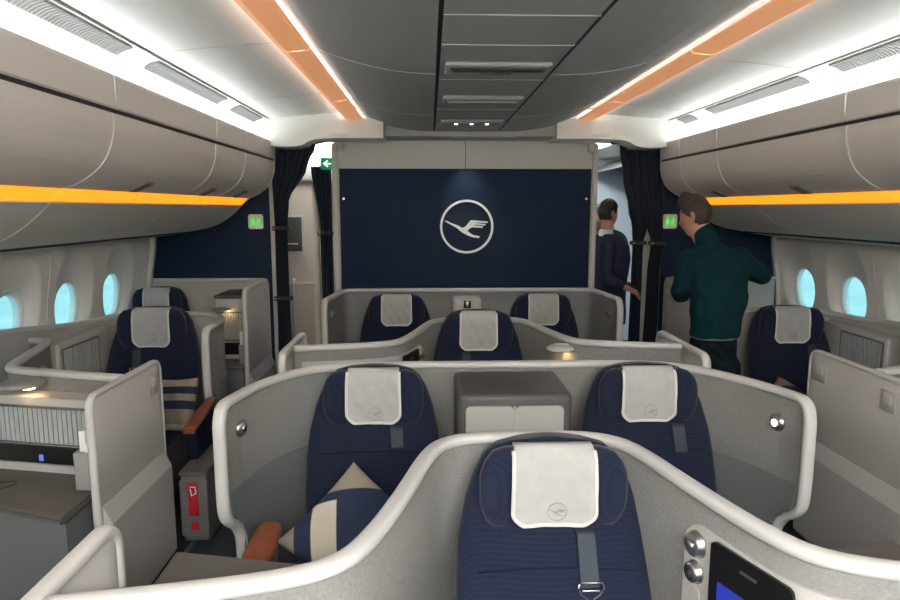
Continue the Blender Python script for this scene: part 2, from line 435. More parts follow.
for sx, side in ((-1, 'left'), (1, 'right')):
    def X(p): return [(sx*x, z) for x, z in p]
    # orange strip along the edge of the centre ceiling
    for k, (a, b) in enumerate(((Y0, 1.7), (1.705, 3.055), (3.06, 4.42), (4.425, 5.37))):
        o = slab('ceiling_light_strip', X([(.862, 2.562), (.875, 2.549), (.965, 2.542), (1.0, 2.556)]), a+.002, b-.002, 'strip', th=.008, flip=-sx*-1, kind=None)
        put(o, ['orange ceiling light strip, %s aisle, nearest the viewer' % side, 'orange ceiling light strip, %s aisle, second length from the viewer' % side,
                'orange ceiling light strip, %s aisle, third length' % side, 'orange ceiling light strip, %s aisle, last length before the doorway beam' % side][k], 'light strip', 'orange strips along the ceiling')
    o = MB().box((sx*.93-.012, Y0, 2.573), (sx*.93+.012, 5.36, 2.579)).build('cove_led_strip', 'led2')
    put(o, 'white light line hidden above the orange ceiling strip, %s aisle' % side, 'light')
    # white side ceiling
    for k, (a, b) in enumerate(((Y0, .35), (.355, 1.75), (1.755, 3.15 if sx < 0 else 3.4), (3.155 if sx < 0 else 3.405, 4.5 if sx < 0 else 4.85), (4.505 if sx < 0 else 4.855, 5.37))):
        slab('ceiling', X([(1.0, 2.612), (1.04, 2.605), (1.2, 2.592), (1.4, 2.575), (1.585, 2.552)]), a+.003, b-.003, 'ceil_side', flip=sx)
        # cove above the bins with its grille
        cv = [(1.61, 2.55), (1.66, 2.538), (1.71, 2.508), (1.755, 2.46), (1.785, 2.39), (1.795, 2.30)]
        slab('ceiling', X(cv), a+.003, b-.003, 'cove', flip=sx)
        lens = slab('cove_light', X([(1.722, 2.488), (1.75, 2.455), (1.776, 2.395)]), a+.02, b-.02, 'cove_lens', th=.004, flip=-sx, kind=None)
        put(lens, 'glowing white cove light above the %s bins, %s' % (side, ['behind the viewer', 'beside the viewer', 'second length ahead', 'third length ahead', 'last length before the doorway'][k]), 'light', 'cove lights above the bins')
        if k:
            g = MB(); y0, y1 = a+.12, b-.15
            def gs(p, ya, yb): g.loft([[(sx*x, ya, z) for x, z in p], [(sx*x, yb, z) for x, z in p]], smooth=False)
            gs([(1.622, 2.544), (1.662, 2.534), (1.694, 2.5145), (1.692, 2.509), (1.660, 2.528), (1.621, 2.539)], y0, y1)
            n = int((y1-y0)/.022)
            for q in range(n): gs([(1.624, 2.5395), (1.661, 2.529), (1.691, 2.511), (1.689, 2.506), (1.659, 2.5245), (1.623, 2.5355)], y0+.008+q*.022, y0+.018+q*.022)
            put(g.build('air_vent', 'grille'), 'long grey air grille in the %s cove, %s' % (side, ['', 'nearest the viewer', 'second from the viewer', 'third, above the bins', 'last one before the doorway'][k]), 'vent', 'air grilles above the bins')
    put(MB().box((min(sx*1.588, sx*1.607), Y0, 2.562), (max(sx*1.588, sx*1.607), 5.3, 2.575)).build('trim_%d' % tn, 'seam_dark'), kind='structure'); tn += 1
    o = MB().prism([(1.66, 2.31), (1.76, 2.31), (1.76, 2.325), (1.66, 2.325)], 0, 5.45-Y0, ((0, Y0, 0), (sx, 0, 0), (0, 0, 1), (0, 1, 0))).build('bin_cove_led', 'led')
    put(o, 'white light line in the trough on top of the %s bins' % side, 'light')

# overhead bins
DOOR = chaikin([(1.612, 2.232), (1.612, 2.15), (1.66, 2.03), (1.76, 1.955), (1.835, 1.93)], 2)
LOW = chaikin([(1.895, 1.872), (1.98, 1.79), (2.12, 1.70), (2.35, 1.655)], 2)
LOW2 = [(2.36, 1.645), (2.5, 1.625), (2.69, 1.60)]
seg = [(Y0, .35), (.355, 1.7), (1.705, 3.055), (3.06, 4.42), (4.425, 5.08), (5.085, 5.50)]
seg_left = [(Y0, .1), (.105, 1.43), (1.435, 2.76), (2.765, 4.03), (4.035, 4.67), (4.675, 5.50)]
for sx, side in ((-1, 'left'), (1, 'right')):
    for k, (a, b) in enumerate(seg_left if sx < 0 else seg):
        a += .0025; b -= .0025
        w = ['behind the viewer', 'beside the viewer', 'large and nearest in view', 'long, second in view', 'short, third in view', 'short, last before the doorway'][k]
        t = thing('overhead_bin', (sx*2.1, (a+b)/2, 1.6), 'beige closed overhead bin on the %s wall, %s' % (side, w), 'overhead bin', 'overhead bins along the side walls')
        body = [(1.625, 2.372), (1.625, 2.0), (1.78, 1.94), (1.9, 1.84), (2.12, 1.72), (2.36, 1.665), (2.66, 1.63), (2.62, 2.1), (2.3, 2.36), (1.77, 2.372), (1.77, 2.29), (1.65, 2.29), (1.65, 2.372)]
        body = [(1.628, 2.25), (1.628, 2.15), (1.675, 2.045), (1.77, 1.97), (1.85, 1.94), (1.91, 1.89), (1.99, 1.81), (2.13, 1.72), (2.36, 1.675), (2.66, 1.63), (2.62, 2.1), (2.3, 2.30), (1.62, 2.30)]
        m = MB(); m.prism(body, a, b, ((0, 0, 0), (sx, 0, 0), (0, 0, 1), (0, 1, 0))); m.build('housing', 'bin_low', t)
        fr = ((0, 0, 0), (sx, 0, 0), (0, 0, 1), (0, 1, 0))
        def strip(prof, nm, mt, th=.012, par=t, aa=a, bb=b):
            m = MB(); n = len(prof); off = []
            for i in range(n):
                p, q = prof[max(i-1, 0)], prof[min(i+1, n-1)]; d = math.hypot(q[0]-p[0], q[1]-p[1]) or 1
                off.append((prof[i][0]-(q[1]-p[1])/d*th, prof[i][1]+(q[0]-p[0])/d*th))
            r = [(sx*x, z) for x, z in list(prof)+off[::-1]]
            m.loft([[(x, aa, z) for x, z in r], [(x, bb, z) for x, z in r]], smooth=False)
            o = m.build(nm, mt, par)
            for p in o.data.polygons: p.use_smooth = False
            return o
        fas = [(1.605, 2.385), (1.60, 2.37), (1.60, 2.254), (1.607, 2.247)]
        strip(fas, 'fascia', 'bin')
        MB().prism([(1.614, 2.225), (1.632, 2.225), (1.632, 2.275), (1.614, 2.275)], a, b, fr).build('slot', 'seam_dark', t)
        d = strip(DOOR, 'door', 'bin')
        strip([(1.84, 1.93), (1.875, 1.895), (1.89, 1.878)], 'light_strip', 'orange')
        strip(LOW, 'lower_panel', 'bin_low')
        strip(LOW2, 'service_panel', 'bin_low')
        MB().prism([(2.345, 1.650), (2.364, 1.641), (2.364, 1.66), (2.345, 1.668)], a, b, fr).build('groove', 'seam_dark', t)
        # latch
        yc = (a+b)/2-.0
        if k in (2, 3, 4, 5):
            yc = a+.45*(b-a)
            m = MB(); m.loft([[(sx*x, y, z) for x, z in ((1.728, 1.985), (1.812, 1.945), (1.812, 1.928), (1.724, 1.968))] for y in (yc-.045, yc+.045)], smooth=False)
            m.build('latch', 'ceil_dark', d)
        # pale beads along the joint edges
        m = MB()
        m.loft([[(sx*(x-.004), b-.0055, z-.001), (sx*(x-.004), b+.0055, z-.001), (sx*(x+.003), b+.0055, z), (sx*(x+.003), b-.0055, z)] for x, z in DOOR], smooth=False)
        m.loft([[(sx*(x-.0015), b-.003, z-.001), (sx*(x-.0015), b+.003, z-.001), (sx*(x+.003), b+.003, z), (sx*(x+.003), b-.003, z)] for x, z in LOW], smooth=False)
        m.build('edge_bead', 'seam', t)
        if k == 5:
            cap = [(1.60, 2.385)]+[(x-.003, z) for x, z in DOOR]+[(x, z-.003) for x, z in LOW]+LOW2+[(2.66, 1.64), (2.62, 2.1), (2.3, 2.3), (1.7, 2.37)]
            MB().prism(cap, b, b+.025, fr).build('end_cap', 'bin', t)

# side walls with window recesses
WP = [(2.70, 1.66), (2.715, 1.5), (2.75, 1.3), (2.775, 1.1), (2.79, .9), (2.80, .7), (2.78, .4), (2.70, 0)]
def wx(z):
    for (x0, z0), (x1, z1) in zip(WP, WP[1:]):
        if z <= z0 and z >= z1: return x0+(x1-x0)*(z0-z)/(z0-z1)
    return WP[0][0] if z > 1.6 else WP[-1][0]
wn = 1; WINS = []
for sx, side, wy in ((-1, 'left', 5.11), (1, 'right', 5.33)):
    pitch = .635; m = MB()
    ZT, ZB = 1.70, .72
    k = 0; ys = []
    y = wy
    while y-pitch/2 > Y0: ys.append(y); y -= pitch
    for yc in ys:
        ya, yb = yc-pitch/2, yc+pitch/2
        N = 48; rings = []
        def rect(a):
            c, s = math.cos(a), math.sin(a); hw, zc = pitch/2, 1.22
            up = (ZT-zc) if s > 0 else (zc-ZB)
            k1 = hw/abs(c) if abs(c) > 1e-6 else 9e9; k2 = up/abs(s) if abs(s) > 1e-6 else 9e9
            r = min(k1, k2); return yc+c*r, zc+s*r
        angs = sorted([2*PI*i/N for i in range(N)])
        # add the exact corners
        for cy, czz in ((pitch/2, ZT-1.22), (-pitch/2, ZT-1.22), (-pitch/2, ZB-1.22), (pitch/2, ZB-1.22)):
            angs.append(math.atan2(czz, cy) % (2*PI))
        angs.sort(); n = len(angs)
        def ell(a, rw, rh, zc, p=2.3):
            c, s = math.cos(a), math.sin(a)
            return yc+rw*math.copysign(abs(c)**(2/p), c), zc+rh*math.copysign(abs(s)**(2/p), s)
        def ring(f, dx, lim=None): 
            out = []
            for a in angs:
                yy, zz = f(a); out.append((sx*(wx(zz)+dx), yy, zz))
            return out
        R = [ring(rect, 0),
             ring(lambda a: ell(a, .245, .325, 1.27), 0),
             ring(lambda a: ell(a, .228, .302, 1.262), .008),
             ring(lambda a: ell(a, .20, .258, 1.235), .025),
             ring(lambda a: ell(a, .172, .212, 1.20), .045),
             ring(lambda a: ell(a, .158, .192, 1.18), .056)]
        V = [[m.bm.verts.new(v) for v in r] for r in R]
        for i, (A, B) in enumerate(zip(V, V[1:])):
            for j in range(n):
                f = m.bm.faces.new([A[j], A[(j+1) % n], B[(j+1) % n], B[j]]); f.smooth = i > 0
        if yc > 1.5:
            WINS.append((sx, yc, wn)); w = MB()
            r1 = ring(lambda a: ell(a, .162, .196, 1.18), .052); r2 = ring(lambda a: ell(a, .138, .172, 1.175), .058); r3 = ring(lambda a: ell(a, .132, .166, 1.175), .10); r4 = ring(lambda a: ell(a, .165, .20, 1.18), .10)
            w.loft([r1, r2, r3, r4, r1], cap=False)
            fo = w.build('window_%d' % wn, 'winframe'); put(fo, kind='structure')
            g = MB(); rr = ring(lambda a: ell(a, .135, .169, 1.175), .075); r5 = ring(lambda a: ell(a, .135, .169, 1.175), .079)
            g.loft([rr, r5], smooth=False); g.build('pane', 'glass', fo)
            wn += 1
    # lower and end strips
    yA, yB = ys[-1]-pitch/2, ys[0]+pitch/2
    def plain(y0, y1, z0, z1, n=10):
        c0, c1 = [], []
        zs = [z0+(z1-z0)*i/n for i in range(n+1)]
        a = [m.bm.verts.new((sx*wx(z), y0, z)) for z in zs]; b = [m.bm.verts.new((sx*wx(z), y1, z)) for z in zs]
        for i in range(n): m.bm.faces.new([a[i], b[i], b[i+1], a[i+1]])
    plain(yA, yB, 0, ZB); plain(yB, Y1, 0, ZT); plain(Y0, yA, 0, ZT)
    bmesh.ops.remove_doubles(m.bm, verts=m.bm.verts[:], dist=.0005)
    put(m.build('wall_'+side, 'wall'), kind='structure')
    # panel joints
    t = MB()
    for q in range(len(ys)):
        if q % 2 == (1 if sx < 0 else 1):
            yy = ys[q]-pitch/2+(pitch if False else 0)
            zs = [.72+.98*i/16 for i in range(17)]
            t.loft([[(sx*(wx(z)-.003), yy-.005, z), (sx*(wx(z)-.003), yy+.005, z), (sx*(wx(z)+.003), yy+.005, z), (sx*(wx(z)+.003), yy-.005, z)] for z in zs], smooth=False)
    put(t.build('trim_%d' % tn, 'seam'), kind='structure'); tn += 1
    # outer skin, so that daylight enters only by the windows
    o = MB()
    # upper crown closing above the bins
    slab('ceiling', [(sx*x, z) for x, z in ((1.80, 2.30), (2.1, 2.45), (2.75, 2.0), (2.72, 1.66))], Y0, 9.0, 'ceil_dark', flip=sx)

t = thing('added_fill_light', (0, -.9, 2.45), 'added wide white fill lamp, unseen on the ceiling behind the viewer', 'light')  # unseen lamp added to brighten surfaces that face the camera
MB().box((-1.3, -1.5, 2.44), (1.3, -.75, 2.46), .008).build('fill_panel', mat('added_fill_lamp', (1, 1, 1), emit=(1, .98, .95), estr=18), t)
# front wall behind the viewer
put(MB().box((-2.9, Y0-.05, 0), (2.9, Y0, 2.65)).build('wall_front', 'beige'), kind='structure')
put(MB().box((-2.9, Y0, 2.66), (2.9, 9, 2.7)).build('ceiling', 'ceil_dark'), kind='structure')

# ------------------------------------------------------------------ rear bulkheads
t = thing('centre_bulkhead', (0, 5.70, 0), 'wide centre bulkhead, beige top over a dark navy panel', 'partition wall')
MB().box((-1.15, 5.70, 0), (1.11, 5.78, 2.43), .02).build('bulkhead_panel', 'beige', t)
MB().box((-1.105, 5.685, 1.0), (1.07, 5.703, 2.185), .002).build('navy_panel', 'navywall', t)
MB().box((-1.165, 5.67, 0), (-1.115, 5.80, 2.40), .015).build('edge_post', 'beige', t)
MB().box((1.08, 5.67, 0), (1.125, 5.80, 2.40), .015).build('edge_post', 'beige', t)
MB().box((-.024, 5.694, 2.185), (-.020, 5.70, 2.42)).build('seam', 'seam_dark', t)
for x in (-1.07, 1.03): MB().cyl((x, 5.685, 1.93), (x, 5.677, 1.93), .011).build('screw_cap', 'chrome', t)
for x in (-1.09, 1.06):
    MB().box((x-.03, 5.66, 2.33), (x+.03, 5.70, 2.43), .01).build('bracket', 'beige', t)
lg = thing('airline_emblem', (-.01, 5.685, 1.69), 'round white crane emblem mounted on the navy bulkhead panel', 'emblem')
m = MB(); m.prism(bird(.215), .012, .022, ((-.01, 5.685, 1.69), (1, 0, 0), (0, 0, 1), (0, -1, 0))); m.build('crane', 'logo', lg)
m = MB(); emb = []
for i in range(65):
    c, s = math.cos(2*PI*i/64), math.sin(2*PI*i/64); emb.append([(-.01+r*c, 5.685-h, 1.69+r*s) for r, h in ((.213, 0), (.232, 0), (.232, .022), (.213, .022))])
m.loft(emb, cap=False, smooth=False); m.build('ring', 'logo', lg)
put(MB().box((-.72, 5.46, 2.43), (.72, 5.80, 2.60), .01).build('trim_%d' % tn, 'ceil_mid'), kind='structure'); tn += 1

for sx, side in ((-1, 'left'), (1, 'right')):
    def bx(a, b, y0, y1, z0, z1): return ((min(sx*a, sx*b), y0, z0), (max(sx*a, sx*b), y1, z1))
    t = thing('side_bulkhead', (sx*2.2, 5.66, 0), 'dark navy side bulkhead behind the last suite by the %s windows' % side, 'partition wall')
    MB().box(*bx(1.70, 2.80, 5.66, 5.72, 0, 2.30), .004).build('panel', 'navywall', t)
    MB().box(*bx(1.655, 1.70, 5.65, 5.74, 0, 2.34), .01).build('edge_post', 'beige', t)
    if sx > 0: MB().box((1.545, 5.68, 0), (1.655, 5.74, 2.34), .01).build('inner_post', 'beige', t)
    m = MB(); m.loft([[(sx*(wx(z)-.035), 5.62, z), (sx*(wx(z)-.0), 5.62, z), (sx*(wx(z)-.0), 5.66, z), (sx*(wx(z)-.035), 5.66, z)] for z in [.1*i for i in range(17)]], smooth=False)
    m.build('wall_trim', 'seam', t)
    # sign
    sxp = -1.82 if sx < 0 else 1.765
    s = thing('safety_sign', (sxp, 5.65, 1.735), 'small square sign with green pictograms on the %s navy bulkhead' % side, 'sign', 'green pictogram signs')
    MB().prism(rrect(.125, .125, .02), 0, .012, ((sxp, 5.66, 1.735), (1, 0, 0), (0, 0, 1), (0, -1, 0))).build('plate', 'signw', s)
    m = MB(); fr = ((sxp, 5.66, 1.735), (1, 0, 0), (0, 0, 1), (0, -1, 0))
    for dx, f in ((-.026, 1), (.026, -1)):
        m.prism(rrect(.018, .018, .008, cx=dx, cy=.026), .012, .015, fr)
        m.prism([(dx-.016, .012), (dx+.016, .012), (dx+.022*f, -.012), (dx+.010, -.012), (dx+.018, -.038), (dx+.006, -.038), (dx, -.018), (dx-.01, -.038), (dx-.02, -.038), (dx-.010, -.01)], .012, .015, fr)
    m.build('pictogram', 'signg', s)
    # doorway beam over the aisle
    hb = thing('doorway_beam', (sx*1.2, 5.45, 2.3), 'white rounded beam over the %s aisle doorway' % side, 'beam')
    out = chaikin([(.70, 2.405), (1.12, 2.405), (1.28, 2.395), (1.36, 2.34), (1.50, 2.335), (1.60, 2.34), (1.66, 2.37)], 3)+[(1.68, 2.31)]
    top = [(1.84, 2.31), (1.84, 2.635), (.70, 2.635)]
    m = MB(); m.prism(out+top, 0, .34, ((0, 5.36, 0), (sx, 0, 0), (0, 0, 1), (0, 1, 0))); m.build('beam_body', 'cove', hb)
    MB().box(*bx(.98, 1.13, 5.345, 5.362, 2.425, 2.445), .004).build('vent_slot', 'seam', hb)
    MB().box(*bx(1.2, 1.64, 5.57, 5.60, 2.385, 2.40), .005).build('curtain_rail', 'ceil_dark', hb)
# ------------------------------------------------------------------ galley area beyond
def lab(o, l, c, g=None): return put(o, l, c, g)
put(MB().box((-2.9, 8.95, 0), (2.9, 9.0, 2.66)).build('wall_back', 'pale'), kind='structure')
put(MB().box((-2.9, 5.8, 0), (-2.85, 9.0, 2.66)).build('wall_left', 'beige_far'), kind='structure')
put(MB().box((2.85, 5.8, 0), (2.9, 9.0, 2.66)).build('wall_right', 'pale'), kind='structure')
put(MB().box((-2.9, 5.82, 2.5), (2.9, 9.0, 2.53)).build('ceiling', 'ceil_side'), kind='structure')
for sx, side in ((-1, 'left'), (1, 'right')):
    o = MB().box((sx*1.4-.1, 6.2, 2.485), (sx*1.4+.1, 8.6, 2.50), .004).build('ceiling_light', mat('galley_lamp', (1, 1, 1), emit=(1, .98, .94), estr=14))
    lab(o, 'white ceiling light beyond the %s doorway' % side, 'light')
# left: galley cabinet
t = thing('galley_cabinet', (-1.6, 7.1, 0), 'tall beige cabinet wall seen through the left doorway', 'cabinet')
MB().box((-2.84, 6.6, 0), (-1.50, 7.4, 2.22), .01).build('cabinet_body', 'beige_far', t)
MB().box((-1.495, 6.9, 0), (-1.20, 7.5, 2.2), .01).build('side_unit', 'beige_far', t)
d = MB().box((-1.47, 6.885, .06), (-1.235, 6.90, 2.1), .01).build('door', 'beige', t)
MB().box((-1.44, 6.872, 1.32), (-1.40, 6.886, 1.40), .004).build('handle', 'seam_dark', d)
MB().box((-1.43, 6.87, 1.05), (-1.39, 6.886, 1.10), .004).build('handle', 'seam_dark', d)
MB().box((-2.84, 6.58, 1.08), (-1.50, 6.60, 1.10), .004).build('trim_strip', 'beige', t)
MB().box((-2.84, 6.55, 2.1), (-1.0, 7.5, 2.45), .04).build('upper_box', 'beige', t)
t = thing('notice_board', (-1.8, 6.58, 1.65), 'dark rectangular notice panel with one pale line, through the left doorway', 'panel')
MB().box((-1.92, 6.575, 1.40), (-1.59, 6.60, 1.78), .005).build('frame', 'beige', t)
MB().box((-1.90, 6.57, 1.42), (-1.61, 6.58, 1.76), .002).build('panel', 'taupe_dark', t)
MB().box((-1.78, 6.566, 1.49), (-1.65, 6.571, 1.502)).build('printed_line', 'white', t)
t = thing('crew_handle_rail', (-1.66, 6.55, .9), 'slim pale grab rails standing below the notice panel', 'rail')
for x, z in ((-1.77, 1.26), (-1.70, 1.12)):
    MB().sweep([(x, 6.5, .1), (x, 6.5, z-.05), (x, 6.5, z), (x+.01, 6.52, z+.03)], [(1, 0, 0)]*4, .03, .03).build('rail', 'beige', t)
# exit sign
t = thing('exit_sign', (-1.30, 5.9, 2.28), 'green lit sign with a white left arrow above the left doorway', 'sign')
MB().box((-1.305, 5.95, 2.19), (-1.08, 5.98, 2.295), .012).build('sign_box', 'exitg', t)
fr = ((-1.19, 5.95, 2.243), (1, 0, 0), (0, 0, 1), (0, -1, 0))
MB().prism([(-.095, 0), (-.055, .032), (-.045, .022), (-.066, .006), (-.018, .006), (-.018, -.006), (-.066, -.006), (-.045, -.022), (-.055, -.032)], 0, .004, fr).build('arrow', 'exitw', t)
m = MB(); m.prism([(.0, -.036), (.0, .036), (.06, .036), (.06, -.036), (.05, -.036), (.05, .026), (.01, .026), (.01, -.036)], 0, .004, fr)
m.prism(rrect(.012, .012, .005, cx=.027, cy=.014), 0, .004, fr); m.prism([(.018, .006), (.034, .006), (.04, -.008), (.034, -.01), (.032, -.002), (.03, -.012), (.038, -.032), (.031, -.032), (.025, -.016), (.02, -.032), (.013, -.032), (.02, -.01)], 0, .004, fr)
m.build('running_figure', 'exitw', t)

# ------------------------------------------------------------------ curtains
def curtain(name, label, prof, Y, folds, amp, nz=40, nu=90, ties=()):
    """prof: [(z, xl, xr)] from the top down; the cloth hangs in vertical folds"""
    def lr(z):
        for (z0, a0, b0), (z1, a1, b1) in zip(prof, prof[1:]):
            if z <= z0 and z >= z1:
                k = (z0-z)/(z0-z1); k = k*k*(3-2*k); return a0+(a1-a0)*k, b0+(b1-b0)*k
        return prof[-1][1:]
    m = MB(); zt, zb = prof[0][0], prof[-1][0]; rows = []
    for i in range(nz+1):
        z = zt+(zb-zt)*i/nz; l, r = lr(z); row = []
        for sgn in (0, 1):
            row.append([m.bm.verts.new((l+(r-l)*u/nu, Y+sgn*.006+amp*math.sin(2*PI*folds*u/nu+.4*math.sin(3*z))+.3*amp*math.sin(2*PI*folds*2.3*u/nu+z), z)) for u in range(nu+1)])
        rows.append(row)
    for a, b in zip(rows, rows[1:]):
        for sgn in (0, 1):
            for u in range(nu):
                f = m.bm.faces.new([a[sgn][u], a[sgn][u+1], b[sgn][u+1], b[sgn][u]]); f.smooth = True
        for u in (0, nu):
            m.bm.faces.new([a[0][u], b[0][u], b[1][u], a[1][u]])
    x0 = sum(lr(1.3))/2
    t = thing(name, (x0, Y, zb), label, 'curtain')
    m.build('cloth', 'curtain', t)
    for z in ties:
        l, r = lr(z); b = MB().box((l-.02, Y-amp*1.4-.01, z-.018), (r+.025, Y+amp*1.4+.012, z+.018), .012).build('tie_band', 'rubber', t)
        MB().box((l-.012, Y-amp*1.4-.016, z-.006), (l+.01, Y-amp*1.4-.008, z+.006), .002).build('press_stud', 'chrome', b)
    return t
curtain('curtain', 'dark navy curtain gathered at the left doorway of the cabin', [(2.38, -1.655, -1.28), (2.2, -1.655, -1.36), (1.9, -1.65, -1.52), (1.68, -1.645, -1.54), (1.2, -1.65, -1.54), (.05, -1.66, -1.53)], 5.59, 6, .022, ties=(1.68, 1.08))
curtain('curtain', 'dark navy curtain drape in the right doorway, right of the suited man', [(2.38, 1.29, 1.54), (2.1, 1.33, 1.575), (1.85, 1.38, 1.575), (1.68, 1.42, 1.55), (1.55, 1.43, 1.52), (1.0, 1.43, 1.52), (.05, 1.42, 1.53)], 5.61, 4, .02, ties=(1.55,))
curtain('curtain', 'dark navy curtain drape against the right navy bulkhead', [(2.38, 1.38, 1.665), (2.1, 1.42, 1.675), (1.8, 1.50, 1.67), (1.55, 1.58, 1.68), (1.3, 1.56, 1.665), (.05, 1.54, 1.665)], 5.58, 5, .02, ties=(1.55,))
curtain('curtain', 'dark navy curtain hanging just beyond the left doorway, beside the bulkhead post', [(2.22, -1.40, -1.22), (1.7, -1.33, -1.22), (.05, -1.33, -1.22)], 6.0, 4, .02, ties=(1.62,))

# ------------------------------------------------------------------ seats
def oval(cx, cy, z, hw, hd, n=28, p=3.2, bow=0):
    out = []
    for i in range(n):
        a = 2*PI*i/n; c, s = math.cos(a), math.sin(a)
        x = hw*math.copysign(abs(c)**(2/p), c); y = hd*math.copysign(abs(s)**(2/p), s)
        out.append((cx+x, cy+y-bow*(x/hw)**2, z))
    return out

def make_seat(belt_x=.1, buckle=True, belt_len=.2, cw=.124):
    s_local[0] = True
    t = thing('recliner_chair', (0, 0, 0), 'seat', 'seat')
    m = MB(); rings = []
    prof = [(.40, .275, .07), (.44, .30, .08), (.55, .31, .085), (.70, .31, .08), (.82, .30, .07), (.93, .275, .062), (1.01, .245, .056), (1.06, .215, .05), (1.09, .18, .045), (1.105, .13, .03), (1.108, .06, .012)]
    for z, hw, hd in prof:
        y = .06-.24*max(0, (1.05-z)/.65)**1.15 if z < 1.05 else .06
        rings.append(oval(0, y, z, hw, hd, 40, 3.0, bow=.035))
    m.loft(rings); m.build('backrest', 'navy', t)
    # seam line across the backrest
    m = MB()
    z = .74; yy = .06-.24*((1.05-z)/.65)**1.15-.082
    m.sweep([(x, yy-.035*(x/.31)**2-.0, z) for x in [i*.03-.24 for i in range(17)]], (0, 0, 1), .006, .006); m.build('stitch_line', 'navy_side', t)
    # headrest pad
    m = MB(); rings = []
    for x in [-.232, -.228, -.215, -.19, -.15, -.1, -.05, 0, .05, .1, .15, .19, .215, .228, .232]:
        a = abs(x)/.232; hh = .135*(1-max(0, a-.72)**2*4.6)**.5 if a > .72 else .135
        hh = max(.02, .135*math.sqrt(max(.02, 1-(max(0, a-.62)/.40)**2.6)))
        hd = .048*math.sqrt(max(.04, 1-(max(0, a-.7)/.31)**2.5))
        yc = -.022-.045*a**2
        rings.append([(x, yc+hd*math.copysign(abs(math.cos(q))**.7, math.cos(q)), .962+.012*a+hh*math.copysign(abs(math.sin(q))**.7, math.sin(q))) for q in [2*PI*i/24 for i in range(24)]])
    m.loft(rings); m.build('headrest', 'navy', t)
    # cover cloth draped over the headrest top
    def yf(x, z):
        z = max(z, .905)
        a = abs(x)/.232; dz = (z-(.962))/.138
        return -.022-.045*a**2-.048*(max(0.0, 1-abs(dz)**2.86))**.35-.006
    def cov(zs, hw, d, xs):
        pass
    W, zb, zt = cw, .862, 1.098
    poly = []
    cols, rows = 24, 22
    m = MB(); grid = []
    for j in range(rows+1):
        z = zb+(zt-zb)*j/rows; row = []
        # rounded bottom corners
        lim = W-.035*max(0, 1-(z-zb)/.045)**2 if z-zb < .045 else W
        lim *= .97+.03*((zt-z)/(zt-zb))
        for i in range(cols+1):
            x = -lim+2*lim*i/cols
            wob = .003*math.sin(41*x+27*z)*math.sin(19*z+3)+.0022*math.sin(67*z-43*x)+.0018*math.sin(90*x+55*z+1)
            row.append((x, yf(x, z)-.004+wob*.6, z))
        grid.append(row)
    # over the top and down behind
    for (dy, z) in ((.02, 1.108), (.05, 1.107), (.068, 1.09)):
        grid.append([(x*.98, -.07+.0+dy, z) for x, _, _ in grid[rows]])
    V = [[m.bm.verts.new(v) for v in r] for r in grid]
    for a, b in zip(V, V[1:]):
        for i in range(cols): m.bm.faces.new([a[i], a[i+1], b[i+1], b[i]]).smooth = True
    c = m.build('headrest_cover', 'cover', t)
    md = c.modifiers.new('thickness', 'SOLIDIFY'); md.thickness = .004; md.offset = 1
    edge = [grid[j][0] for j in range(rows, -1, -1)]+grid[0][1:-1]+[grid[j][-1] for j in range(0, rows+1)]
    e2 = chaikin([tuple(v) for v in edge], 1)
    top = grid[rows]
    MB().sweep([(x, y-.004, z) for x, y, z in e2], [(0, 1, 0)]*len(e2), .009, .013).build('hem', 'hem', c)
    m = MB(); emblem(m, (.01, yf(.01, .908)-.013, .908), (1, 0, 0), (0, -.05, 1), (0, -1, 0), .030, 0, .002, 0, .035, 28); m.build('emblem', 'emblem', c)
    # cushion, base
    m = MB(); rings = []
    for y, hw, hh in [(-.14, .27, .07), (-.2, .285, .085), (-.4, .285, .09), (-.6, .28, .085), (-.66, .27, .075), (-.69, .25, .055), (-.70, .2, .03)]:
        rings.append([(hw*math.copysign(abs(math.cos(q))**.55, math.cos(q)), y, .39+hh*math.copysign(abs(math.sin(q))**.6, math.sin(q))) for q in [2*PI*i/28 for i in range(28)]])
    m.loft(rings); m.build('seat_cushion', 'navy', t)
    MB().box((-.25, -.60, .0), (.25, .03, .32), .02).build('seat_base', 'slate', t)
    # shoulder belt
    if belt_x is not None:
        m = MB(); pts = []
        zt2 = .845; n = 12
        for i in range(n+1):
            z = zt2-belt_len*i/n
            y = .06-.24*max(0, (1.05-z)/.65)**1.15-.078-.035*(belt_x/.31)**2-(.0 if i else -.02)
            pts.append((belt_x+.006*i/n, y-.009, z))
        m.sweep(pts, [(1, 0, 0)]*len(pts), .058, .006, p=6); bl = m.build('shoulder_belt', 'belt', t)
        if buckle:
            x, y, z = pts[-1]; y -= .006
            m = MB()
            loop = [(x-.035, y, z+.018), (x+.035, y, z+.018), (x+.040, y, z), (x+.029, y, z-.022), (x+.012, y, z-.033), (x+.012, y, z-.072), (x-.012, y, z-.072), (x-.012, y, z-.033), (x-.029, y, z-.022), (x-.040, y, z), (x-.035, y, z+.018)]
            m.sweep(loop, [(0, 1, 0)]*len(loop), .006, .008); m.box((x-.028, y-.003, z-.012), (x+.028, y+.003, z-.004), .002)
            m.build('buckle', 'chrome', bl)
    s_local[0] = False
    return t

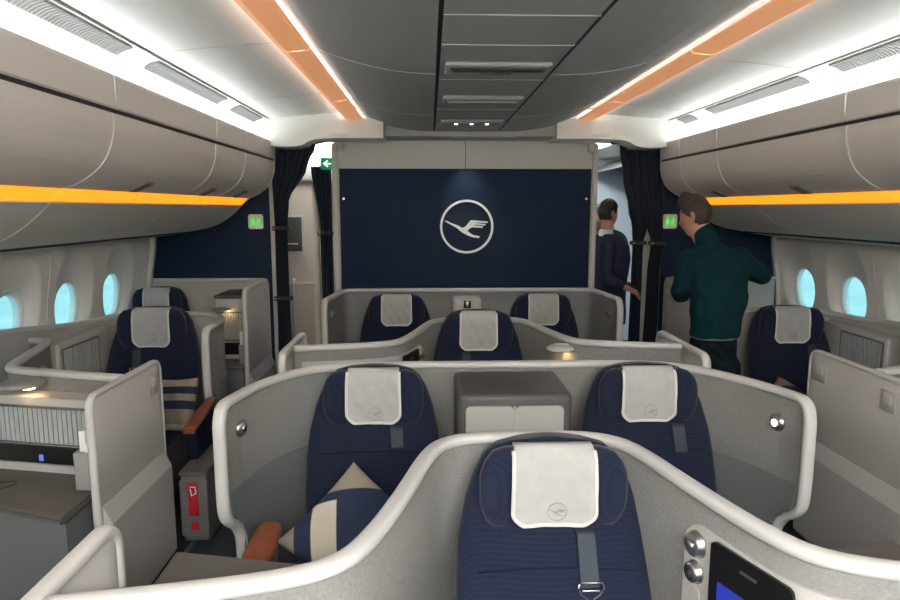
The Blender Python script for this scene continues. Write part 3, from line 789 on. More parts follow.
protos = {}
def seat(x, y, label, kind=0, scale=1, dz=0, sxw=1, rz=0, first=[True]):
    if kind not in protos:
        o = make_seat(*[(.10, True, .155, .131), (.105, False, .09), (-.085, False, .16), (-.10, True, .13), (.14, False, .12), (None, False, 0)][kind]); protos[kind] = o
    else: o = copy_tree(protos[kind])
    o.location = (x, y, 0); o.rotation_euler = (0, 0, rz); o.scale = (scale*sxw, scale, scale*(1+dz))
    o['label'] = label; o['group'] = 'navy cloth seats of the cabin'
    return o
seat(.055, 2.00, 'navy seat nearest the viewer with a white headrest cover', 0)
seat(-.595, 3.0, 'navy seat left of the grey double cabinet, striped cushion lying on it', 1)
seat(.69, 3.0, 'navy seat right of the grey double cabinet', 4)
seat(-.005, 4.38, 'navy single seat in the centre, third row from the viewer', 2, dz=.045)
seat(-.61, 5.42, 'navy seat left of centre against the navy bulkhead', 5, dz=.025)
seat(.615, 5.42, 'navy seat right of centre against the navy bulkhead', 5, dz=.025)
seat(-2.24, 4.52, 'navy seat by the left aisle with tan leather armrest', 3, dz=.055)
seat(-2.545, 5.36, 'navy seat in the last suite by the left windows', 5, dz=.09, sxw=.84)
seat(2.28, 4.62, 'navy seat in the suite by the right windows', 4, dz=.03)
# ------------------------------------------------------------------ suites
H = 1.075
def round_lamp(root, p, d, r=.03, lit=False):
    b = MB().lathe(p, d, [(0, 0), (r*1.25, 0), (r*1.25, .006), (r, .012), (r*.8, .02), (0, .022)]).build('reading_light', 'metal', root)
    q = Vector(p)+Vector(d).normalized()*.016
    MB().lathe(q+Vector((0, 0, .0)), d, [(0, 0), (r*.5, 0), (r*.5, .007), (r*.35, .009), (0, .009)]).build('lens', 'lamp_white' if lit else 'chrome', b)

# pair shells (rows two and four)
def pair_shell(yb, yf, label, h, corner=.5, xw=1.2, xl=1.16, xi=1.08, lower=True, lit=(False, True)):
    t = thing('suite_shell', (0, yb, 0), label, 'seat partition')
    c = corner
    pts = [(-xl, yf), (-xl+.015, yf+.12), (-xi, yb-c*.62), (-xi+c*.35, yb-c*.12), (-xi+c*.95, yb), (0, yb), (xi-c*.95, yb), (xi-c*.35, yb-c*.12), (xi, yb-c*.62), (xw-.015, yf+.12), (xw, yf)]
    P = shell_panel(t, pts, h)
    # dark grey liner low on both wings, its top edge an arc
    if lower:
        L = P.len
        ribbon(t, 'lower_liner', P, .022, .75, .05, .71, .016, .008, 'liner', botf=lambda q: .68 if q < .03 else .61 if q < .06 else .58 if q < .10 else .545 if q < .14 else .05)
        ribbon(t, 'lower_liner', P, L-.75, L-.022, .05, .71, .016, .008, 'liner', botf=lambda q: .68 if L-q < .03 else .61 if L-q < .06 else .58 if L-q < .10 else .545 if L-q < .14 else .05)
    for q, li in ((.15, lit[0]), (P.len-.16, lit[1])):
        (x, y), (nx, ny) = P.at(q)
        round_lamp(t, (x+nx*.016, y+ny*.016, h-.13), (nx, ny, 0), lit=li)
    return t, P
pair_shell(3.17, 2.48, 'wide curved grey shell around the two seats of the second row', H)
pair_shell(5.60, 4.93, 'wide grey shell around the two seats against the bulkhead', 1.145, corner=.14, xw=1.14, xl=1.14, xi=1.09, lit=(False, False))

# single suites in the centre (rows one and three)
def single(yb, label, psx, lamp=False):
    t = thing('suite_shell', (0, yb, 0), label, 'seat partition')
    half = [(.0, 0), (.17, 0), (.29, -.05), (.345, -.17), (.40, -.42), (.465, -.66), (.53, -.80), (.68, -.86), (.9, -.90), (1.09, -.93)]
    pts = [(-x, yb+y) for x, y in half[::-1]]+[(x, yb+y) for x, y in half[1:]]
    P = shell_panel(t, pts, H, ends=(None, None))
    L = P.len
    # control plate on one flank: its passenger side faces the seat
    # find arc length of the flank start
    def q_of(xx, yy):
        best = min(range(400), key=lambda i: (P.at(L*i/400)[0][0]-xx)**2+(P.at(L*i/400)[0][1]-yy)**2); return L*best/400
    qa = q_of(psx*.405, yb-.43); qb = q_of(psx*1.05, yb-.92)
    if qa > qb: qa, qb = qb, qa
    lo, hi = min(qa, qb), max(qa, qb)
    pl = ribbon(t, 'control_plate', P, lo, hi, .45, 1.0, .015, .010, 'plate', topf=lambda k: 1.0-.05*(1-min(1, (k if psx > 0 else 1-k)/.07))**2.2)
    s = 1 if psx > 0 else -1
    q0 = qa if psx > 0 else hi       # end of the plate next to the seat
    def frame(q, z):
        (x, y), (nx, ny) = P.at(q); tx, ty = (-ny*s, nx*s)
        return ((x+nx*.025, y+ny*.025, z), (tx, ty, 0), (0, 0, 1), (nx, ny, 0))
    # knobs
    d = lambda k: q0+s*k
    for z, r, mt in ((.945, .032, 'metal'), (.865, .028, 'chrome')):
        f = frame(d(.055), z)
        k = MB().lathe(f[0], f[3], [(0, 0), (r*1.15, 0), (r*1.15, .004), (r, .006), (r, .018), (r*.85, .022), (0, .020)]).build('knob', mt, pl)
        MB().lathe(Vector(f[0])+Vector(f[3])*.02, f[3], [(0, 0), (r*.4, 0), (r*.4, .008), (0, .008)]).build('knob_centre', 'metal' if mt == 'metal' else 'rubber', k)
    f = frame(d(.055), .785); MB().prism(rrect(.04, .07, .015), 0, .004, f).build('button', 'shell_out', pl)
    f = frame(d(.245), .83)
    sc = MB().prism(rrect(.25, .33, .018), 0, .008, f).build('handset', 'black', pl)
    MB().prism(rrect(.19, .20, .003, cy=-.035), .008, .0095, f).build('display', 'screen', sc)
    m = MB(); m.prism([(-.032, .045), (-.026, .045), (-.012, .01), (-.02, .008)], .0095, .0105, f); m.prism([(-.03, .012), (-.005, .012), (-.005, -.012), (-.03, -.012)], .0095, .0102, f)
    m.build('display_icon', 'icon', sc)
    MB().prism(rrect(.05, .008, .002, cy=.13), .008, .0095, f).build('speaker_slot', 'metal', sc)
    # ribbed shutter further along
    f = frame(d(.62), .90)
    sh = MB().prism(rrect(.36, .13, .01), .000, .004, f).build('shutter', 'groove', pl)
    m = MB()
    for i in range(17): m.prism([(-.17+i*.02, -.06), (-.158+i*.02, -.06), (-.158+i*.02, .06), (-.17+i*.02, .06)], .004, .009, f)
    m.build('ribs', 'shutter', sh)
    if lamp:
        f = frame(L/2+.98 if True else 0, 1.0); (x, y), (nx, ny) = P.at(L/2+1.0)
        b = MB().lathe((x+nx*.055, y+ny*.055, 1.02), (0, 0, 1), [(0, 0), (.085, 0), (.09, .008), (.07, .022), (.03, .026), (0, .026)], 28).build('shelf_lamp', 'rim', t)
        MB().box((x+nx*.05-.05, y+ny*.05-.01, 1.046), (x+nx*.05+.04, y+ny*.05+.012, 1.056), .004).build('lamp_switch', 'rim', b)
        MB().lathe((x+nx*.06, y+ny*.06, 1.018), (0, 0, -1), [(0, 0), (.03, 0), (.03, .004), (0, .004)]).build('bulb', 'lamp_on', b)
    m = MB().box((s*.0-.02, 0, 0), (0.0, .01, .01)) if False else None
    return t, P
single(2.13, 'curved grey shell around the nearest centre seat, screen on its right flank', 1)
single(4.50, 'curved grey shell around the third-row single seat, lamp on its right flank', -1, lamp=True)

# flat aisle-side panels of the single suites
def aisle_wing(x, y0, y1, label, h=H, ends=('round', 'round'), group='low aisle panels of the centre column'):
    t = thing('aisle_divider', (x, (y0+y1)/2, 0), label, 'partition', group)
    shell_panel(t, [(x, y0), (x, (y0+y1)/2), (x, y1)], h, ends=ends, mats=('shell_out', 'shell_out'), n=0, w=.045, t=.036, thick=.028)
aisle_wing(-1.12, .55, 1.54, 'white rimmed low panel at the bottom left, beside the taupe shelf')
aisle_wing(1.12, .55, 1.54, 'white rimmed low panel beside the right aisle, next to the viewer')
aisle_wing(-1.12, 3.40, 4.0, 'white rimmed low panel on the left aisle beside the third-row single seat')
aisle_wing(1.12, 3.29, 4.0, 'white rimmed low panel on the right aisle in front of the man in green')

# consoles between singles and pairs (shelf level)
def shelf(x0, x1, y0, y1, z, label, front='taupe', nm='side_console'):
    t = thing(nm, ((x0+x1)/2, (y0+y1)/2, 0), label, 'console')
    MB().box((x0, y0, z-.03), (x1, y1, z), .012).build('top', 'taupe', t)
    MB().box((x0+.01, y0+.01, 0), (x1-.01, y1-.01, z-.03), .006).build('body', 'slate', t)
    return t
def flare_shelf(yb, label, sx):
    t = thing('side_console', (sx*.85, yb-.6, 0), label, 'console')
    poly = [(sx*.555, yb-.745), (sx*.68, yb-.80), (sx*1.08, yb-.87), (sx*1.08, yb-.31), (sx*.56, yb-.42)]
    MB().prism(poly, .815, .845, ((0, 0, 0), (1, 0, 0), (0, 1, 0), (0, 0, 1))).build('top', 'taupe', t)
    poly = [(sx*.57, yb-.735), (sx*.68, yb-.79), (sx*1.07, yb-.86), (sx*1.07, yb-.33), (sx*.57, yb-.44)]
    MB().prism(poly, .0, .815, ((0, 0, 0), (1, 0, 0), (0, 1, 0), (0, 0, 1))).build('body', 'slate', t)
for yb, w in ((2.13, 'the nearest centre seat'), (4.50, 'the third-row single seat')):
    for sx, s in ((-1, 'left'), (1, 'right')):
        flare_shelf(yb, 'taupe shelf unit at the %s side of %s' % (s, w), sx)

# double cabinet between the pair of row two
t = thing('double_cabinet', (.04, 2.95, 0), 'grey cabinet with two pale doors between the second-row seats', 'cabinet')
def bev_top(root, x0, x1, y0, y1, z0, z1, mt, nm):
    MB().box((x0, y0, z0), (x1, y1, z1), .03, seg=4).build(nm, mt, root)
bev_top(t, -.215, .29, 2.72, 3.13, .02, 1.055, 'taupe_dark', 'cabinet_body')
for x0, x1 in ((-.178, .03), (.04, .248)):
    dd = MB().prism(rrect(x1-x0, .34, .02, cx=(x0+x1)/2, cy=.83), 0, .012, ((0, 2.722, 0), (1, 0, 0), (0, 0, 1), (0, -1, 0))).build('door', 'cab_door', t)
MB().box((.031, 2.705, .64), (.039, 2.722, 1.0), .002).build('centre_strip', 'shell_out', t)
# small cabinet at the bulkhead pair
t = thing('small_cabinet', (-.02, 5.45, 0), 'beige rounded cabinet top between the two bulkhead seats', 'cabinet')
MB().box((-.14, 5.38, .02), (.10, 5.56, 1.105), .03, seg=4).build('cabinet_body', 'plate', t)
MB().box((-.05, 5.368, 1.02), (.01, 5.383, 1.085), .004).build('recess', 'black', t)
MB().box((-.028, 5.362, 1.03), (-.012, 5.37, 1.075), .002).build('divider', 'metal', t)

# ---------- window side, seat by the aisle (Y about 4.5)
def shutter_panel(root, x0, x1, z0, z1, O, U, W, n, nm='shutter'):
    f = (O, U, (0, 0, 1), W)
    sh = MB().prism(rrect(x1-x0, z1-z0, .012, cx=(x0+x1)/2, cy=(z0+z1)/2), 0, .006, f).build(nm, 'groove', root)
    m = MB(); st = (x1-x0-.02)/n
    for i in range(n):
        a = x0+.01+i*st
        m.prism([(a+st*.12, z0+.008), (a+st*.88, z0+.008), (a+st*.88, z1-.008), (a+st*.12, z1-.008)], .006, .014, f)
    m.build('ribs', 'shutter', sh)
    m = MB(); pts = [(x0, z0), (x1, z0), (x1, z1), (x0, z1), (x0, z0)]
    O, U, W = Vector(O), Vector(U), Vector(W)
    for (a, b), (c, d) in zip(pts, pts[1:]): m.cyl(O+U*a+Vector((0, 0, b))+W*.008, O+U*c+Vector((0, 0, d))+W*.008, .004, n=6)
    m.build('shutter_frame', 'ceil_dark', sh)
    return sh

def sideB(sx, side, dy):
    t = thing('suite_shell', (sx*2.2, 4.8+dy, 0), 'curved grey shell around the seat by the %s windows, behind a tall aisle panel' % side, 'seat partition')
    Pp = [(1.72, 4.12), (1.72, 4.38), (1.75, 4.60), (1.95, 4.78), (2.2, 4.84), (2.45, 4.85), (2.62, 4.74), (2.70, 4.45), (2.71, 4.1), (2.71, 3.3)]
    pts = [(sx*(x+((.05 if sx < 0 else -.05) if x < 1.8 else 0)), y+dy) for x, y in Pp]
    if sx > 0: pts = pts[::-1]
    # inner face to the right of travel
    if sx < 0: pts = [p for p in pts]
    pts2 = pts if sx < 0 else pts
    def Hf(q, L=[None]): return H
    P0 = Path(pts2, 3); L = P0.len
    if sx < 0: hf = lambda q: H+.13*max(0, (q-L*.62)/(L*.38))
    else: hf = lambda q: H+.08*max(0, ((L-q)-L*.62)/(L*.38))
    P = shell_panel(t, pts2, H, ends=('step', None) if sx < 0 else (None, 'step'), Hf=hf)
    q = .17 if sx < 0 else L-.17
    qq = (.17, .6) if sx < 0 else (L-.6, L-.17)
    ribbon(t, 'lower_liner', P, qq[0], qq[1], .05, .7, .016, .008, 'liner')
    # window-side console with a ribbed shutter
    c = thing('window_console', (sx*2.6, 4.3+dy, 0), 'pale console with a ribbed shutter beside the %s window-side seat' % side, 'console')
    MB().box((min(sx*2.58, sx*2.69), 3.92+dy, .0), (max(sx*2.58, sx*2.69), 4.60+dy, 1.035), .02).build('console_body', 'plate', c)
    MB().box((min(sx*2.40, sx*2.58), 3.92+dy, .0), (max(sx*2.40, sx*2.58), 4.2+dy, .62), .02).build('shelf', 'slate', c)
    U = (0, 1, 0) if sx < 0 else (0, 1, 0)
    shutter_panel(c, 3.95+dy, 4.38+dy, .75, .995, (sx*2.58, 0, 0), U, (-sx, 0, 0), 12)
    # low stowage block under the aisle armrest
    b = thing('aisle_stowage', (sx*1.86, 3.75+dy, 0), 'grey stowage block with a red pull label at the %s aisle' % side if sx < 0 else 'grey stowage block under the armrest at the right aisle', 'stowage')
    a0, a1 = (sx*1.555, sx*1.70) if sx < 0 else (sx*1.82, sx*1.98)
    MB().box((min(a0, a1), 3.42+dy, .02), (max(a0, a1), 4.06+dy, .40), .015).build('block_body', 'slate', b)
    MB().box((min(a0, a1)-.005, 3.41+dy, .40), (max(a0, a1)+.005, 4.08+dy, .43), .01).build('block_lid', 'taupe', b)
    xc = (a0+a1)/2
    MB().box((xc-.075, 3.408+dy, .06), (xc+.075, 3.42+dy, .38), .006).build('front_frame', 'ceil_dark', b)
    r = MB().box((xc-.026, 3.398+dy, .18), (xc+.026, 3.41+dy, .37), .004).build('red_label', 'red', b)
    MB().sweep([(xc-.012, 3.392+dy, .35), (xc+.016, 3.392+dy, .35), (xc+.02, 3.392+dy, .315), (xc-.004, 3.392+dy, .30), (xc-.010, 3.392+dy, .34)], [(0, 1, 0)]*5, .004, .007).build('pull_ring', 'white', r)
    MB().box((xc-.02, 3.40+dy, .095), (xc+.022, 3.41+dy, .14), .003).build('red_square', 'red', b)
    # armrest
    ax = sx*1.655 if sx < 0 else 1.88
    a = thing('armrest', (sx*1.80, 3.9+dy, .43), 'tan leather armrest on a dark post by the %s aisle' % side, 'armrest')
    m = MB(); rings = []
    for y, hw, hh in ((3.46, .02, .012), (3.465, .04, .018), (3.50, .045, .022), (3.7, .045, .024), (4.0, .042, .024), (4.04, .03, .02), (4.05, .015, .01)):
        rings.append([(ax-(.10*(y-3.46) if sx < 0 else 0)+(.8 if sx < 0 else 1)*hw*math.copysign(abs(math.cos(q))**.6, math.cos(q)), y+dy, .645+hh*math.copysign(abs(math.sin(q))**.6, math.sin(q))) for q in [2*PI*i/20 for i in range(20)]])
    m.loft(rings); m.build('pad', 'leather', a)
    MB().box((ax-.052, 3.58+dy, .43), (ax+.0, 3.94+dy, .622), .012).build('post', 'navy_side', a)
    MB().box((ax-.03, 3.464+dy, .624), (ax+.03, 3.49+dy, .632), .002).build('metal_trim', 'metal', a)
sideB(-1, 'left', 0)
sideB(1, 'right', .05)

# ---------- window side, seat by the window, console by the aisle
def sideA_near(sx, side):
    t = thing('suite_shell', (sx*2.3, 3.3, 0), 'angled grey partition with white rim beyond the %s ribbed cabinet' % side, 'seat partition')
    Pp = [(1.755 if sx < 0 else 1.81, 2.955), (2.10, 3.055), (2.34, 3.125), (2.40, 3.18), (2.45, 3.38), (2.53, 3.70), (2.58, 3.83), (2.66, 3.85), (2.78, 3.855)]
    pts = [(sx*x, y) for x, y in Pp]
    if sx > 0: pts = pts[::-1]
    P = shell_panel(t, pts, H, ends=(None, None), mats=('shell_in', 'shell_in'), n=2)
    # control plate facing the neighbouring suite
    fx, fy = sx*2.49, 3.52
    U = Vector((sx*(2.53-2.45), 3.70-3.38, 0)).normalized(); W = Vector((U.y, -U.x, 0))
    if W.x*(-sx) < 0: W = -W
    O = Vector((fx, fy, 0))+W*.016
    pl = MB().prism(rrect(.26, .36, .03, cy=.80), 0, .012, (O, U, (0, 0, 1), W)).build('control_plate', 'plate', t)
    sc = MB().prism(rrect(.15, .24, .012, cy=.82), .012, .018, (O, U, (0, 0, 1), W)).build('handset', 'black', pl)
    MB().prism(rrect(.03, .012, .003, cy=.86), .018, .019, (O, U, (0, 0, 1), W)).build('display_icon', 'icon', sc)
    # cabinet under the partition
    c = thing('ribbed_cabinet', (sx*2.1, 2.9, 0), 'pale cabinet with ribbed shutter and black socket strip, %s' % ('at the left edge' if sx < 0 else 'right of the viewer'), 'cabinet')
    A, B = Vector((sx*(1.80 if sx < 0 else 1.85), 2.83, 0)), Vector((sx*2.36, 2.95, 0))
    U = (B-A).normalized() if sx > 0 else (A-B).normalized(); W = Vector((U.y, -U.x, 0))
    if W.y > 0: W = -W
    O = (A+B)/2; Lh = (B-A).length/2
    f = (O, U, (0, 0, 1), W)
    MB().prism([(-Lh, .70), (Lh, .70), (Lh, 1.005), (-Lh, 1.005)], -.10, 0, f).build('cabinet_body', 'plate', c)
    MB().prism([(-Lh-.0, .66), (Lh, .66), (Lh, .695), (-Lh, .695)], -.10, .015, f).build('base_ledge', 'plate', c)
    shutter_panel(c, -Lh+.035, Lh-.02, .79, .965, O, U, W, 20)
    s = MB().prism([(-Lh+.02, .70), (Lh-.01, .70), (Lh-.01, .78), (-Lh+.02, .78)], 0, .01, f).build('socket_strip', 'black', c)
    MB().prism(rrect(.022, .03, .004, cx=-.02, cy=.725), .01, .012, f).build('usb_light', 'icon', s)
    MB().prism(rrect(.022, .035, .003, cx=Lh-.05, cy=.722), .01, .012, f).build('socket', 'grille', s)
    xx = -Lh+.12 if sx < 0 else Lh-.12
    q = Vector((sx*2.19, 2.93, 0))
    b = MB().lathe((q.x, q.y, 1.05), (0, 0, 1), [(0, 0), (.09, 0), (.095, .008), (.08, .022), (.03, .028), (0, .028)], 28).build('shelf_lamp', 'grille', c)
    q2 = Vector((sx*2.14, 2.90, 0))
    MB().lathe((q2.x, q2.y, 1.048), (0, 0, -1), [(0, 0), (.025, 0), (.025, .004), (0, .004)]).build('bulb', 'lamp_on', b)
    # console top
    k = thing('side_console', (sx*2.1, 2.65, 0), 'dark taupe console top with rounded front edge, %s' % ('bottom left, in front of the ribbed cabinet' if sx < 0 else 'beside the right aisle panel'), 'console')
    poly = [(sx*(1.755 if sx < 0 else 1.805), 2.86), (sx*2.40, 3.0), (sx*2.40, 2.66), (sx*(1.755 if sx < 0 else 1.805), 2.41)]
    m = MB(); m.prism(poly, .625, .658, ((0, 0, 0), (1, 0, 0), (0, 1, 0), (0, 0, 1)), bev=.012); m.build('top', 'taupe', k)
    poly = [(sx*(1.765 if sx < 0 else 1.815), 2.84), (sx*2.39, 2.98), (sx*2.39, 2.70), (sx*(1.765 if sx < 0 else 1.815), 2.45)]
    MB().prism(poly, 0, .62, ((0, 0, 0), (1, 0, 0), (0, 1, 0), (0, 0, 1))).build('body', 'slate', k)
    if sx < 0:
        w = MB(); pts = chaikin([(-2.34, 2.62, .661), (-2.30, 2.70, .661), (-2.20, 2.78, .661), (-2.12, 2.76, .661), (-2.2, 2.66, .661), (-2.36, 2.60, .661)], 2)
        w.sweep(pts, (0, 0, 1), .004, .004, k=4); o = w.build('charging_cable', 'rubber'); put(o, 'thin black cable lying on the left console top', 'cable')
        p = MB().box((-1.835, 2.72, .70), (-1.80, 2.79, .97), .003)
        tt = thing('leaflet_holder', (-1.80, 2.7, .66), 'grey holder with white leaflets beside the left ribbed cabinet', 'leaflet holder')
        MB().box((-1.835, 2.66, .662), (-1.765, 2.755, .83), .006).build('pocket', 'grille', tt)
        MB().box((-1.815, 2.68, .70), (-1.79, 2.74, .92), .002).build('leaflets', 'paper', tt)
        MB().box((-1.786, 2.665, .70), (-1.776, 2.735, .87), .002).build('card', 'paper', tt)
sideA_near(-1, 'left'); sideA_near(1, 'right')

def aisle_door(x, y0, y1, h, label, sx, group='tall aisle panels of the side suites', latch=True):
    t = thing('aisle_divider', (x, (y0+y1)/2, 0), label, 'partition', group)
    shell_panel(t, [(x, y0), (x, (y0+y1)/2), (x, y1)], h, ends=('round', 'round'), mats=('shell_out', 'shell_out'), n=0, w=.034, t=.024, thick=.026)
    # flared lower body standing a little into the aisle
    d = -sx*.035
    prof = [(0, .02), (-d*0, .60), (d*-.0, .60)]
    m = MB(); rings = []
    for y in (y0+.02, y1-.02):
        rings.append([(x, y, .60), (x-sx*.014, y, .60), (x-sx*.05, y, .52), (x-sx*.05, y, .06), (x-sx*.03, y, .03), (x, y, .03)])
    m.loft(rings, smooth=False); m.build('lower_body', 'shell_out', t)
    if latch:
        for yy in ((y1-.10,) if x < 1.75 else (y1-.10, y1-.62)):
            b = MB().box((min(x-sx*.013, x-sx*.017), yy-.05, h-.15), (max(x-sx*.013, x-sx*.017), yy+.05, h-.05), .002).build('latch_plate', 'shell_out', t)
            MB().box((min(x-sx*.016, x-sx*.021), yy-.028, h-.115), (max(x-sx*.016, x-sx*.021), yy+.028, h-.07), .002).build('latch', 'rim', b)
aisle_door(-1.73, 2.62, 3.30, H+.005, 'tall pale aisle panel at left, in front of the ribbed cabinet', -1)
aisle_door(1.77, 2.30, 3.43, H+.005, 'large pale aisle panel at the right edge of the picture', 1)
aisle_door(-1.725, 4.87, 5.57, 1.24, 'pale aisle panel of the last suite beside the left curtain', -1, latch=True)
aisle_door(1.725, 4.87, 5.57, 1.24, 'pale aisle panel of the last suite behind the man in green', 1)

# last-row suites by the windows
for sx, side in ((-1, 'left'), (1, 'right')):
    t = thing('suite_shell', (sx*2.3, 5.6, 0), 'flat grey shell of the last suite against the %s navy bulkhead' % side, 'seat partition')
    pts = [(sx*x, y) for x, y in ((1.725, 5.50), (1.74, 5.59), (1.85, 5.61), (2.3, 5.61), (2.55, 5.61), (2.70, 5.60))]
    if sx > 0: pts = pts[::-1]
    shell_panel(t, pts, 1.24, ends=(None, None), t=.03, w=.04)
    c = thing('ribbed_cabinet', (sx*1.92, 5.3, 0), 'narrow cabinet with ribbed shutter and small lamp in the last suite, %s side' % side, 'cabinet')
    def b2(a, b): return min(sx*a, sx*b), max(sx*a, sx*b)
    xa, xb = b2(1.79, 2.04)
    MB().box((xa, 5.16, .66), (xb, 5.56, 1.14), .01).build('cabinet_body', 'plate', c)
    MB().box((xa-.004, 5.15, 1.14), (xb+.004, 5.57, 1.165), .008).build('top', 'taupe_dark', c)
    shutter_panel(c, xa+.015, xb-.015, .80, 1.03, (0, 5.16, 0), (1, 0, 0), (0, -1, 0), 10)
    MB().box((xa+.01, 5.145, .69), (xb-.01, 5.16, .785), .003).build('socket_strip', 'black', c)
    MB().box((xa, 5.12, .655), (xb, 5.18, .685), .005).build('base_ledge', 'plate', c)
    xm = sx*1.97
    b = MB().lathe((xm, 5.10, 1.055), (0, 0, 1), [(0, 0), (.07, 0), (.075, .006), (.05, .016), (0, .018)], 24).build('shelf_lamp', 'grille', c)
    MB().lathe((xm+sx*-.04, 5.115, 1.053), (0, 0, -1), [(0, 0), (.02, 0), (.02, .004), (0, .004)]).build('bulb', 'lamp_on', b)
    k = thing('side_console', (sx*1.95, 5.1, 0), 'low grey console under the ribbed cabinet of the last suite, %s side' % side, 'console')
    xa, xb = b2(1.76, 2.12)
    MB().box((xa, 4.90, .62), (xb, 5.56, .65), .01).build('top', 'taupe', k)
    MB().box((xa+.008, 4.92, 0), (xb-.008, 5.56, .62), .006).build('body', 'slate', k)
    tt = thing('leaflet_holder', (sx*1.80, 4.98, .66), 'small holder with a white leaflet on the last %s console' % side, 'leaflet holder')
    xa, xb = b2(1.775, 1.815)
    MB().box((xa, 4.98, .65), (xb, 5.06, .80), .004).build('pocket', 'grille', tt)
    MB().box((xa+.008, 4.99, .66), (xb-.008, 5.05, .90), .002).build('leaflet', 'paper', tt)

# armrests of the pair row
def armrest(x, y0, y1, z, label, post='slate', w=.055, flare=1.0):
    ax = sx*1.655 if sx < 0 else 1.88
    a = thing('armrest', (x, (y0+y1)/2, 0), label, 'armrest')
    m = MB(); rings = []
    L = y1-y0
    for k, hw, hh in ((0, .02, .012), (.01, .045, .018), (.08, .055, .022), (.5, .055*flare, .024), (.93, .045*flare, .024), (.98, .03, .02), (1, .015, .01)):
        rings.append([(x+hw*math.copysign(abs(math.cos(q))**.6, math.cos(q)), y0+L*k, z+hh*math.copysign(abs(math.sin(q))**.6, math.sin(q))+.03*k) for q in [2*PI*i/20 for i in range(20)]])
    m.loft(rings); m.build('pad', 'leather', a)
    MB().box((x-.035, y0+.06, 0.0), (x+.035, y1-.05, z-.02), .012).build('post', post, a)
armrest(-.955, 2.08, 2.42, .59, 'tan leather armrest beside the striped cushion, second row')

# ------------------------------------------------------------------ cushions
def cushion(loc, rot, label, s=.45, th=.13, bands=False):
    m = bpy.data.materials.new('cushion_stripes'); m.use_nodes = True
    me = MB(); n = 64
    def P(u, v, sg):
        k = (1-abs(u)**3)*(1-abs(v)**3); k = max(0, k)**.45
        pin = 1-.07*(1-abs(u)**2)*abs(v)**2; pin2 = 1-.07*(1-abs(v)**2)*abs(u)**2
        return (u*s/2*pin2, sg*th/2*k+.004*math.sin(9*u+4*v)*k, v*s/2*pin)
    for sg in (-1, 1):
        V = [[me.bm.verts.new(P(-1+2*i/n, -1+2*j/n, sg)) for i in range(n+1)] for j in range(n+1)]
        for j in range(n):
            for i in range(n):
                u, v = -1+2*(i+.5)/n, -1+2*(j+.5)/n
                f = me.bm.faces.new([V[j][i], V[j][i+1], V[j+1][i+1], V[j+1][i]]); f.smooth = True
                # sewn patches: tan corner, cream band, the rest navy
                h_, w_ = (u+v)/1.414, (u-v)/1.414
                f.material_index = (1 if -.98 < v < -.2 and v > -.75 else 2 if v <= -.75 else 1 if .12 < v < .38 or v > .66 else 0) if bands else 1 if h_ > .80 else (2 if (-.80 < w_ < -.34 and h_ < .60) else (1 if w_ < -1.12 else 0))
    bmesh.ops.remove_doubles(me.bm, verts=me.bm.verts[:], dist=.0006)
    o = me.build('cushion', ['cush_navy', 'cush_tan', 'cush_cream']); o.location = loc
    o.rotation_euler = (Matrix.Rotation(math.radians(rot[2]), 3, 'Z') @ Matrix.Rotation(math.radians(-rot[0]), 3, 'X') @ Matrix.Rotation(math.radians(rot[1]), 3, 'Y')).to_euler()
    put(o, label, 'cushion', 'striped cushions on the seats'); return o
M['cush_navy'] = mat('cushion_navy', (.012, .024, .062), .85, bump=.4, bscale=40)
M['cush_tan'] = mat('cushion_tan', (.30, .27, .22), .85, bump=.4, bscale=40)
M['cush_cream'] = mat('cushion_cream', (.55, .53, .43), .85, bump=.4, bscale=40)
cushion((-.64, 2.52, .52), (44, -46, 6), 'navy cushion with tan corner and cream band on the second-row seat')
cushion((-1.96, 4.02, .62), (22, -6, -20), 'navy and tan striped cushion on the left aisle seat', s=.34, bands=True)
cushion((2.10, 4.16, .52), (50, -45, 0), 'tan and navy cushion low on the right window-side seat', s=.36)
# ------------------------------------------------------------------ people
M['skin'] = mat('skin', (.44, .215, .155), .55, var=.08, vscale=30)
M['eye_white'] = mat('eye_white', (.6, .6, .58), .3)
M['hair_brown'] = mat('hair_brown', (.035, .023, .016), .7, var=.5, vscale=60, bump=.8, bscale=120)
M['hair_dark'] = mat('hair_dark', (.016, .013, .011), .65, var=.4, vscale=60, bump=.8, bscale=120)
M['sweater'] = mat('sweater_green', (.0025, .023, .029), .95, var=.18, vscale=14, bump=.35, bscale=260, spec=.15, sheen=.0)
M['jeans'] = mat('jeans_black', (.006, .012, .015), .9, spec=.1, var=.6, vscale=25, bump=.4, bscale=200)
M['suit'] = mat('suit_navy', (.010, .015, .045), .8, var=.15, vscale=20, bump=.1, bscale=60)
M['shirt'] = mat('shirt_white', (.7, .72, .74), .7)
M['scarf'] = mat('scarf_green', (.01, .08, .05), .8)
M['leather_black'] = mat('shoe_black', (.01, .01, .01), .4)

